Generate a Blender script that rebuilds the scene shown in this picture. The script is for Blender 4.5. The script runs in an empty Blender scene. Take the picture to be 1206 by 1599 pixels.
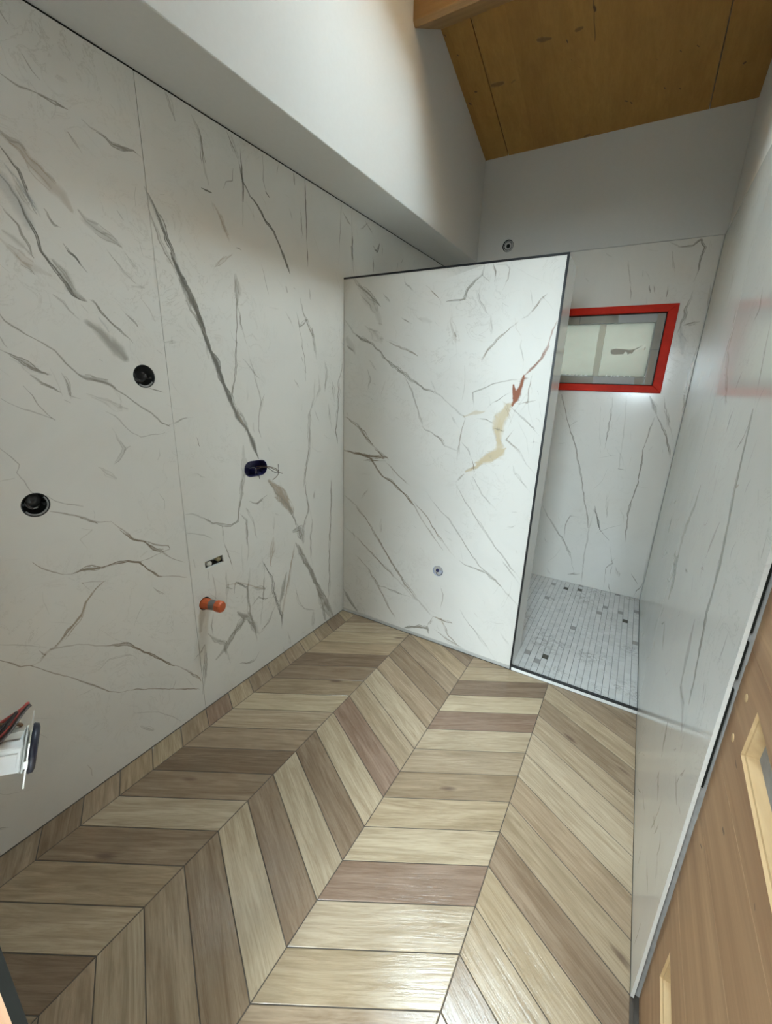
import bpy, bmesh, math, random
import numpy as np
from mathutils import Matrix, Vector
from mathutils.geometry import delaunay_2d_cdt

# ------------------------------------------------------------------ camera, world, light, exposure
SC = bpy.context.scene
COL = SC.collection
cam_d = bpy.data.cameras.new('camera')
cam = bpy.data.objects.new('camera', cam_d)
COL.objects.link(cam)
CAM = Vector((1.5724, 0.0, 1.55))
RT = Vector((0.8597130501967255, 0.5097219147132599, 0.03281830255346298))
FW = Vector((-0.4793886302945079, 0.8273905735245138, -0.29259422411785857))
UP = Vector((-0.17629524232320626, 0.2358143517766131, 0.9556733641942616))
cam.matrix_world = Matrix(((RT.x, UP.x, -FW.x, CAM.x), (RT.y, UP.y, -FW.y, CAM.y), (RT.z, UP.z, -FW.z, CAM.z), (0, 0, 0, 1)))
cam_d.sensor_fit = 'HORIZONTAL'
cam_d.sensor_width = 36.0
cam_d.lens = 653.776 / 1206.0 * 36.0
cam_d.clip_start = 0.01
SC.camera = cam

world = bpy.data.worlds.new('overcast_sky')
SC.world = world
world.use_nodes = True
wn = world.node_tree.nodes
bg = wn['Background']
bg.inputs['Color'].default_value = (0.81, 0.975, 1.06, 1)
bg.inputs['Strength'].default_value = 77.0

# skylight, shower window and the added hall openings: portals guide the sky light in
SKY = dict(x0=0.74, x1=1.44, y0=1.66, y1=2.325)
SHAFT = 0.52           # depth of the boarded shaft under the roof window
SLOPE = 0.306
def ceil_z(y): return 3.141 + SLOPE * (3.526 - y)
def portal(name, loc, sx, sy, direction):
    l = bpy.data.lights.new(name, 'AREA'); l.shape = 'RECTANGLE'; l.size = sx; l.size_y = sy
    l.cycles.is_portal = True
    o = bpy.data.objects.new(name, l); COL.objects.link(o); o.location = loc
    o.rotation_euler = Vector(direction).to_track_quat('-Z', 'Y').to_euler()
    return o
ang = math.atan(SLOPE)
pm = ((SKY['x0'] + SKY['x1']) / 2, (SKY['y0'] + SKY['y1']) / 2)
portal('skylight_portal', (pm[0], pm[1], ceil_z(pm[1]) + SHAFT + 0.01), SKY['x1'] - SKY['x0'], (SKY['y1'] - SKY['y0']) / math.cos(ang), (0, -math.sin(ang), -math.cos(ang)))
portal('window_portal', (1.195, 3.72, 1.83), 0.95, 0.56, (0, -1, 0))
HALL_ROOF_FILL = dict(x0=0.70, x1=1.65, y0=-1.15, y1=-0.50)             # unseen hall roof opening, added to light the floor and lower walls
portal('hall_roof_fill_portal', ((HALL_ROOF_FILL['x0'] + HALL_ROOF_FILL['x1']) / 2, (HALL_ROOF_FILL['y0'] + HALL_ROOF_FILL['y1']) / 2, 2.71), HALL_ROOF_FILL['x1'] - HALL_ROOF_FILL['x0'], HALL_ROOF_FILL['y1'] - HALL_ROOF_FILL['y0'], (0, 0, -1))
HALL_BACK_FILL = dict(x0=1.22, x1=2.30, z0=1.58, z1=2.57)      # unseen opening in the hall's end, added as fill through the doorway
portal('hall_back_fill_portal', ((HALL_BACK_FILL['x0'] + HALL_BACK_FILL['x1']) / 2, -2.82, (HALL_BACK_FILL['z0'] + HALL_BACK_FILL['z1']) / 2), HALL_BACK_FILL['x1'] - HALL_BACK_FILL['x0'], HALL_BACK_FILL['z1'] - HALL_BACK_FILL['z0'], (0, 1, 0))

SC.view_settings.view_transform = 'Standard'
SC.view_settings.look = 'None'
SC.view_settings.gamma = 1.0
SC.view_settings.use_curve_mapping = False
SC.view_settings.exposure = 0.0
SC.cycles.max_bounces = 14
SC.cycles.diffuse_bounces = 8
SC.cycles.glossy_bounces = 5
SC.cycles.transparent_max_bounces = 12
SC.cycles.caustics_reflective = False
SC.cycles.caustics_refractive = False
SC.cycles.use_denoising = True

rnd = random.Random(11)
XR, YP, YB, ZT, XE, ZP = 1.8266, 2.1474, 3.526, 2.4793, 1.1948, 2.1155
TP = 0.2169            # thickness of the half-height wall
XS = 0.2723            # depth of the bulkhead

# ------------------------------------------------------------------ materials
def mat(name):
    m = bpy.data.materials.new(name); m.use_nodes = True
    nt = m.node_tree
    return m, nt.nodes, nt.links, nt.nodes['Principled BSDF']
def mapping(N, L, src, scale, loc=(0, 0, 0)):
    mp = N.new('ShaderNodeMapping'); mp.inputs['Scale'].default_value = scale; mp.inputs['Location'].default_value = loc
    L.new(src, mp.inputs['Vector']); return mp.outputs['Vector']
def noise(N, L, vec, scale, detail=4, rough=0.55, dist=0.0):
    n = N.new('ShaderNodeTexNoise'); n.inputs['Scale'].default_value = scale
    n.inputs['Detail'].default_value = detail; n.inputs['Roughness'].default_value = rough; n.inputs['Distortion'].default_value = dist
    L.new(vec, n.inputs['Vector']); return n
def ramp(N, L, src, stops):
    r = N.new('ShaderNodeValToRGB'); e = r.color_ramp.elements
    while len(e) < len(stops): e.new(0.5)
    for k, (p, c) in enumerate(stops):
        e[k].position = p; e[k].color = (c, c, c, 1) if isinstance(c, (int, float)) else (*c, 1)
    L.new(src, r.inputs['Fac']); return r.outputs['Color']
def mixc(N, L, fac, a, b, mode='MIX'):
    m = N.new('ShaderNodeMix'); m.data_type = 'RGBA'; m.blend_type = mode
    for sock, val in ((m.inputs['Factor'], fac), (m.inputs[6], a), (m.inputs[7], b)):
        if isinstance(val, bpy.types.NodeSocket): L.new(val, sock)
        elif isinstance(val, (int, float)): sock.default_value = val
        else: sock.default_value = (*val, 1)
    return m.outputs[2]
def math_(N, L, op, a, b=0.0, clamp=False):
    m = N.new('ShaderNodeMath'); m.operation = op; m.use_clamp = clamp
    for sock, val in ((m.inputs[0], a), (m.inputs[1], b)):
        if isinstance(val, bpy.types.NodeSocket): L.new(val, sock)
        else: sock.default_value = val
    return m.outputs[0]
def bump(N, L, B, h, strength, dist):
    b = N.new('ShaderNodeBump'); b.inputs['Strength'].default_value = strength; b.inputs['Distance'].default_value = dist
    L.new(h, b.inputs['Height']); L.new(b.outputs['Normal'], B.inputs['Normal'])

def plain(name, col, rough=0.5, metal=0.0, var=0.06, scale=30.0, bmp=0.0, spec=0.5):
    m, N, L, B = mat(name)
    tc = N.new('ShaderNodeTexCoord')
    n = noise(N, L, tc.outputs['Object'], scale, 4)
    hi = tuple(min(1, c * (1 + var)) for c in col); lo = tuple(c * (1 - var) for c in col)
    L.new(mixc(N, L, n.outputs['Fac'], lo, hi), B.inputs['Base Color'])
    B.inputs['Roughness'].default_value = rough; B.inputs['Metallic'].default_value = metal
    B.inputs['Specular IOR Level'].default_value = spec
    if bmp: bump(N, L, B, n.outputs['Fac'], bmp, 0.002)
    return m

def marble_material(name, base, rough):
    """polished calacatta slab: white ground with faint clouds; the drawn veins come from the mesh attribute 'vein'"""
    m, N, L, B = mat(name)
    tc = N.new('ShaderNodeTexCoord'); P = tc.outputs['Object']
    cl = noise(N, L, mapping(N, L, P, (1, 1, 1)), 2.2, 5, 0.6, 0.6)
    c1 = mixc(N, L, ramp(N, L, cl.outputs['Fac'], [(0.42, 0.0), (0.72, 0.30)]), base, tuple(c * 0.80 for c in base))
    fl = noise(N, L, mapping(N, L, P, (1, 1, 1), (5, 3, 1)), 7.0, 8, 0.62, 1.4)
    a = math_(N, L, 'ABSOLUTE', math_(N, L, 'SUBTRACT', fl.outputs['Fac'], 0.5))
    line = ramp(N, L, a, [(0.0, 1.0), (0.012, 0.0)])
    gate = ramp(N, L, noise(N, L, mapping(N, L, P, (1, 1, 1), (9, 2, 4)), 1.7, 3).outputs['Fac'], [(0.46, 0.0), (0.70, 0.42)])
    c2 = mixc(N, L, math_(N, L, 'MULTIPLY', line, gate), c1, (0.34, 0.31, 0.27))
    at = N.new('ShaderNodeAttribute'); at.attribute_name = 'vein'
    br = noise(N, L, P, 38.0, 5, 0.65, 0.4)
    br2 = noise(N, L, P, 9.0, 4, 0.6, 0.3)
    er = math_(N, L, 'ADD', math_(N, L, 'MULTIPLY', br.outputs['Fac'], 0.24), math_(N, L, 'MULTIPLY', br2.outputs['Fac'], 0.12))
    # noise eats into the vein, so that its edge and strength break up as in stone
    fac = math_(N, L, 'SUBTRACT', math_(N, L, 'MULTIPLY', at.outputs['Alpha'], 1.16), math_(N, L, 'MULTIPLY', er, math_(N, L, 'SUBTRACT', 1.02, at.outputs['Alpha'])), True)
    L.new(mixc(N, L, fac, c2, at.outputs['Color']), B.inputs['Base Color'])
    B.inputs['Roughness'].default_value = rough
    return m
def wood_material(name, axis, base, dark, rough=0.55, lam=0.0, lam_axis=0, knots=False):
    """softwood with grain along one axis; knots come from the attribute 'vein'"""
    m, N, L, B = mat(name)
    tc = N.new('ShaderNodeTexCoord'); P = tc.outputs['Object']
    info = N.new('ShaderNodeObjectInfo')
    off = N.new('ShaderNodeVectorMath'); off.operation = 'SCALE'; L.new(info.outputs['Random'], off.inputs['Scale']); off.inputs[0].default_value = (7.1, 3.3, 5.7)
    ad = N.new('ShaderNodeVectorMath'); ad.operation = 'ADD'; L.new(P, ad.inputs[0]); L.new(off.outputs[0], ad.inputs[1])
    sc = [22, 22, 22]; sc[axis] = 0.9
    g = noise(N, L, mapping(N, L, ad.outputs[0], sc), 1.0, 5, 0.6, 0.35)
    sc2 = [90, 90, 90]; sc2[axis] = 3
    f = noise(N, L, mapping(N, L, ad.outputs[0], sc2), 1.0, 4, 0.6)
    c = mixc(N, L, ramp(N, L, g.outputs['Fac'], [(0.3, 0.0), (0.7, 1.0)]), base, dark)
    c = mixc(N, L, ramp(N, L, f.outputs['Fac'], [(0.4, 0.0), (0.75, 0.3)]), c, tuple(d * 0.72 for d in dark))
    if lam:
        sp = N.new('ShaderNodeSeparateXYZ'); L.new(P, sp.inputs[0])
        q = math_(N, L, 'FLOOR', math_(N, L, 'DIVIDE', sp.outputs[lam_axis], lam))
        wnz = N.new('ShaderNodeTexWhiteNoise'); wnz.noise_dimensions = '1D'; L.new(q, wnz.inputs['W'])
        c = mixc(N, L, 1.0, c, ramp(N, L, wnz.outputs['Value'], [(0.0, (0.86, 0.83, 0.78)), (1.0, (1.0, 1.0, 1.0))]), 'MULTIPLY')
    if knots:
        at = N.new('ShaderNodeAttribute'); at.attribute_name = 'vein'
        c = mixc(N, L, at.outputs['Alpha'], c, at.outputs['Color'])
    L.new(c, B.inputs['Base Color']); B.inputs['Roughness'].default_value = rough
    bump(N, L, B, f.outputs['Fac'], 0.15, 0.001)
    return m
def plank_material():
    """oak-look porcelain plank: tone from the object colour, grain along the plank (UV)"""
    m, N, L, B = mat('oak_look_porcelain')
    uv = N.new('ShaderNodeUVMap'); info = N.new('ShaderNodeObjectInfo')
    off = N.new('ShaderNodeVectorMath'); off.operation = 'SCALE'; off.inputs[0].default_value = (37.3, 19.7, 0); L.new(info.outputs['Random'], off.inputs['Scale'])
    ad = N.new('ShaderNodeVectorMath'); ad.operation = 'ADD'; L.new(uv.outputs['UV'], ad.inputs[0]); L.new(off.outputs[0], ad.inputs[1])
    V = ad.outputs[0]
    g = noise(N, L, mapping(N, L, V, (2.6, 30, 1)), 1.0, 7, 0.66, 1.3)
    f = noise(N, L, mapping(N, L, V, (9, 190, 1)), 1.0, 4, 0.6, 0.2)
    big = noise(N, L, mapping(N, L, V, (3.0, 9, 1)), 1.0, 3, 0.5, 0.8)
    tone = info.outputs['Color']
    c = mixc(N, L, ramp(N, L, g.outputs['Fac'], [(0.32, 0.0), (0.68, 1.0)]), mixc(N, L, 1.0, tone, (0.70, 0.66, 0.61), 'MULTIPLY'), mixc(N, L, 1.0, tone, (1.16, 1.17, 1.18), 'MULTIPLY'))
    c = mixc(N, L, ramp(N, L, big.outputs['Fac'], [(0.55, 0.0), (0.78, 0.5)]), c, mixc(N, L, 1.0, tone, (0.66, 0.62, 0.58), 'MULTIPLY'))
    c = mixc(N, L, ramp(N, L, f.outputs['Fac'], [(0.48, 0.0), (0.70, 0.55)]), c, mixc(N, L, 1.0, tone, (0.60, 0.54, 0.48), 'MULTIPLY'))
    vor = N.new('ShaderNodeTexVoronoi'); vor.inputs['Scale'].default_value = 1.0; vor.inputs['Randomness'].default_value = 1.0
    L.new(mapping(N, L, V, (2.4, 8.0, 1)), vor.inputs['Vector'])
    kn = ramp(N, L, math_(N, L, 'ADD', vor.outputs['Distance'], math_(N, L, 'MULTIPLY', g.outputs['Fac'], 0.12)), [(0.10, 0.75), (0.17, 0.0)])
    c = mixc(N, L, kn, c, (0.09, 0.055, 0.04))
    L.new(c, B.inputs['Base Color'])
    L.new(ramp(N, L, g.outputs['Fac'], [(0.3, 0.10), (0.7, 0.24)]), B.inputs['Roughness'])
    h = math_(N, L, 'ADD', math_(N, L, 'MULTIPLY', f.outputs['Fac'], 0.35), g.outputs['Fac'])
    bump(N, L, B, h, 0.55, 0.0014)
    return m
def mosaic_material():
    m, N, L, B = mat('mosaic_marble')
    tc = N.new('ShaderNodeTexCoord'); geo = N.new('ShaderNodeNewGeometry')
    P = geo.outputs['Position']
    at = N.new('ShaderNodeAttribute'); at.attribute_name = 'tone'
    n = noise(N, L, P, 16.0, 6, 0.65, 1.2)
    v = math_(N, L, 'ABSOLUTE', math_(N, L, 'SUBTRACT', n.outputs['Fac'], 0.5))
    ln = ramp(N, L, v, [(0.0, 1.0), (0.03, 0.0)])
    gate = ramp(N, L, noise(N, L, P, 5.0, 3).outputs['Fac'], [(0.50, 0.0), (0.64, 0.85)])
    c = mixc(N, L, math_(N, L, 'MULTIPLY', ln, gate), at.outputs['Color'], (0.20, 0.19, 0.17))
    L.new(c, B.inputs['Base Color']); B.inputs['Roughness'].default_value = 0.25
    return m
def thin_glass(name, tint, gloss=0.08):
    m, N, L, B = mat(name); N.remove(B); out = N['Material Output']
    t = N.new('ShaderNodeBsdfTransparent'); t.inputs['Color'].default_value = (*tint, 1)
    g = N.new('ShaderNodeBsdfGlossy'); g.inputs['Roughness'].default_value = 0.03
    mx = N.new('ShaderNodeMixShader'); mx.inputs['Fac'].default_value = gloss
    L.new(t.outputs[0], mx.inputs[1]); L.new(g.outputs[0], mx.inputs[2]); L.new(mx.outputs[0], out.inputs['Surface'])
    return m
def film_material(name, col, clear):
    """translucent protective film or tape: scatters the daylight that comes through it"""
    m, N, L, B = mat(name); N.remove(B); out = N['Material Output']
    tc = N.new('ShaderNodeTexCoord')
    n = noise(N, L, mapping(N, L, tc.outputs['Object'], (4, 4, 9)), 1.0, 5, 0.6, 0.5)
    c = mixc(N, L, n.outputs['Fac'], tuple(k * 0.82 for k in col), col)
    tr = N.new('ShaderNodeBsdfTranslucent'); L.new(c, tr.inputs['Color'])
    df = N.new('ShaderNodeBsdfDiffuse'); L.new(c, df.inputs['Color'])
    tp = N.new('ShaderNodeBsdfTransparent')
    m1 = N.new('ShaderNodeMixShader'); m1.inputs['Fac'].default_value = 0.4; L.new(tr.outputs[0], m1.inputs[1]); L.new(df.outputs[0], m1.inputs[2])
    m2 = N.new('ShaderNodeMixShader'); m2.inputs['Fac'].default_value = clear; L.new(m1.outputs[0], m2.inputs[1]); L.new(tp.outputs[0], m2.inputs[2])
    L.new(m2.outputs[0], out.inputs['Surface'])
    return m

M = {}
M['marble'] = marble_material('calacatta_slab', (0.66, 0.645, 0.605), 0.14)
M['plaster'] = plain('white_plaster', (0.575, 0.570, 0.550), 0.85, var=0.03, scale=60, bmp=0.12)
M['core'] = plain('wall_core', (0.42, 0.40, 0.36), 0.9)
M['grout'] = plain('brown_grout', (0.065, 0.052, 0.040), 0.9, var=0.2)
M['mgrout'] = plain('grey_mosaic_grout', (0.13, 0.13, 0.125), 0.9)
M['black'] = plain('black_metal_trim', (0.012, 0.012, 0.013), 0.35, 0.0, spec=0.4)
M['rubber'] = plain('black_rubber', (0.014, 0.014, 0.012), 0.9, spec=0.1)
M['plank'] = plank_material()
M['mosaic'] = mosaic_material()
M['spruce_ceiling'] = wood_material('spruce_ceiling', 1, (0.40, 0.215, 0.052), (0.33, 0.165, 0.035), 0.6, 0.155, 0, True)
M['spruce_beam'] = wood_material('spruce_beam', 0, (0.40, 0.235, 0.095), (0.31, 0.170, 0.060), 0.55)
M['spruce_shaft'] = wood_material('spruce_shaft', 2, (0.62, 0.42, 0.24), (0.52, 0.33, 0.17), 0.55)
M['timber'] = wood_material('timber_wall', 1, (0.43, 0.268, 0.145), (0.275, 0.150, 0.076), 0.6, knots=True)
M['fresh'] = wood_material('fresh_cut_timber', 1, (0.56, 0.39, 0.21), (0.47, 0.31, 0.15), 0.7)
M['jamb'] = wood_material('door_jamb_timber', 2, (0.55, 0.32, 0.19), (0.45, 0.24, 0.13), 0.6)
M['red'] = plain('red_frame_paint', (0.50, 0.020, 0.006), 0.5, var=0.25, scale=25, spec=0.12)
M['sash'] = plain('grey_window_sash', (0.30, 0.305, 0.29), 0.5)
M['film'] = film_material('glass_film', (0.165, 0.165, 0.145), 0.0)
M['tape'] = film_material('masking_tape', (0.78, 0.76, 0.69), 0.25)
M['residue'] = plain('paper_residue', (0.40, 0.37, 0.31), 0.9)
M['glass'] = thin_glass('skylight_glass', (0.96, 0.98, 0.98))
M['orange'] = plain('orange_plastic', (0.47, 0.090, 0.022), 0.4, var=0.15)
M['duct'] = plain('grey_tape_band', (0.13, 0.125, 0.115), 0.55)
M['blackbox'] = plain('black_box_plastic', (0.03, 0.032, 0.034), 0.25)
M['greyrim'] = plain('grey_box_rim', (0.26, 0.265, 0.26), 0.3, 0.3)
M['bluebox'] = plain('dark_blue_plastic', (0.018, 0.016, 0.075), 0.3)
M['palebox'] = plain('pale_blue_plastic', (0.36, 0.39, 0.48), 0.35)
M['cable_dark'] = plain('dark_cable', (0.035, 0.022, 0.018), 0.4)
M['cable_red'] = plain('red_cable', (0.40, 0.07, 0.06), 0.4)
M['cable_brown'] = plain('brown_cable', (0.10, 0.055, 0.025), 0.4)
M['copper'] = plain('bare_copper', (0.55, 0.28, 0.12), 0.35, 0.8)
M['white'] = plain('white_switch_plastic', (0.80, 0.82, 0.81), 0.35)
M['metal'] = plain('zinc_plate', (0.62, 0.61, 0.55), 0.35, 0.7)
M['navy'] = plain('dark_switch_face', (0.012, 0.014, 0.03), 0.4)
M['cavity'] = plain('dark_cavity', (0.05, 0.045, 0.04), 0.9, var=0.4)
M['brass'] = plain('brass_fitting', (0.45, 0.38, 0.22), 0.4, 0.7)
M['plugwhite'] = plain('white_plug', (0.78, 0.76, 0.70), 0.5)
M['adhesive'] = plain('grey_tile_adhesive', (0.27, 0.262, 0.25), 0.9, var=0.3, scale=40, bmp=0.5)
M['footgrey'] = plain('light_grey_foot_strip', (0.42, 0.41, 0.385), 0.8)
M['edgewhite'] = plain('raw_tile_edge', (0.80, 0.80, 0.78), 0.7)

# ------------------------------------------------------------------ helpers
def link(name, me, m=None, parent=None, **props):
    o = bpy.data.objects.new(name, me); COL.objects.link(o)
    if m is not None and me is not None and not me.materials: me.materials.append(m)
    if parent is not None: o.parent = parent
    for k, v in props.items(): o[k] = v
    return o
def obj(name, verts, faces, m, parent=None, smooth=False, **props):
    me = bpy.data.meshes.new(name); me.from_pydata([tuple(v) for v in verts], [], faces)
    me.validate(); me.update()
    if smooth: me.shade_smooth()
    return link(name, me, m, parent, **props)
class MB:
    def __init__(s): s.v = []; s.f = []
    def box(s, x0, x1, y0, y1, z0, z1):
        b = len(s.v)
        s.v += [(x0, y0, z0), (x1, y0, z0), (x1, y1, z0), (x0, y1, z0), (x0, y0, z1), (x1, y0, z1), (x1, y1, z1), (x0, y1, z1)]
        s.f += [tuple(b + i for i in q) for q in ((3, 2, 1, 0), (4, 5, 6, 7), (0, 1, 5, 4), (1, 2, 6, 5), (2, 3, 7, 6), (3, 0, 4, 7))]
        return s
    def hexa(s, p):
        b = len(s.v); s.v += [tuple(q) for q in p]
        s.f += [tuple(b + i for i in q) for q in ((3, 2, 1, 0), (4, 5, 6, 7), (0, 1, 5, 4), (1, 2, 6, 5), (2, 3, 7, 6), (3, 0, 4, 7))]
        return s
    def lathe(s, prof, org, axis, n=32, close=False):
        """prof: (radius, along) pairs turned about axis at org"""
        ax = Vector(axis).normalized(); t = Vector((0, 0, 1)) if abs(ax.z) < 0.9 else Vector((1, 0, 0))
        e1 = ax.cross(t).normalized(); e2 = ax.cross(e1); b = len(s.v); O = Vector(org)
        for r, a in prof:
            for k in range(n):
                w = 2 * math.pi * k / n
                s.v.append(tuple(O + ax * a + (e1 * math.cos(w) + e2 * math.sin(w)) * r))
        for i in range(len(prof) - 1):
            for k in range(n):
                k2 = (k + 1) % n
                s.f.append((b + i * n + k, b + i * n + k2, b + (i + 1) * n + k2, b + (i + 1) * n + k))
        return s
    def tube(s, pts, r, n=8, cap=True):
        P = [Vector(p) for p in pts]; b = len(s.v); R = r if isinstance(r, (list, tuple)) else [r] * len(P)
        up = Vector((0.31, 0.17, 0.93)).normalized()
        for i, p in enumerate(P):
            t = (P[min(i + 1, len(P) - 1)] - P[max(i - 1, 0)]).normalized()
            e1 = t.cross(up).normalized(); e2 = t.cross(e1)
            for k in range(n):
                w = 2 * math.pi * k / n
                s.v.append(tuple(p + (e1 * math.cos(w) + e2 * math.sin(w)) * R[i]))
        for i in range(len(P) - 1):
            for k in range(n):
                k2 = (k + 1) % n
                s.f.append((b + i * n + k, b + i * n + k2, b + (i + 1) * n + k2, b + (i + 1) * n + k))
        if cap:
            s.f.append(tuple(b + k for k in range(n))[::-1]); s.f.append(tuple(b + (len(P) - 1) * n + k for k in range(n)))
        return s
    def build(s, name, m, parent=None, smooth=False, **props):
        return obj(name, s.v, s.f, m, parent, smooth, **props)
def curve_pts(pts, n=6):
    P = [Vector(p) for p in pts]; out = []
    for i in range(len(P) - 1):
        p0 = P[max(i - 1, 0)]; p1 = P[i]; p2 = P[i + 1]; p3 = P[min(i + 2, len(P) - 1)]
        for k in range(n):
            t = k / n
            out.append(0.5 * ((2 * p1) + (p2 - p0) * t + (2 * p0 - 5 * p1 + 4 * p2 - p3) * t * t + (3 * p1 - p0 - 3 * p2 + p3) * t ** 3))
    out.append(P[-1]); return out
def thing(name, loc, label, cat, group=None):
    o = bpy.data.objects.new(name, None); COL.objects.link(o); o.location = loc; o.empty_display_size = 0.05
    o['label'] = label; o['category'] = cat
    if group: o['group'] = group
    return o
def local(o, mb):
    L = o.location
    mb.v = [(x - L.x, y - L.y, z - L.z) for x, y, z in mb.v]
    return mb
def bevel(o, w, seg=2):
    md = o.modifiers.new('bevel', 'BEVEL'); md.width = w; md.segments = seg; md.limit_method = 'ANGLE'; md.angle_limit = math.radians(40)
    return o

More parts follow.
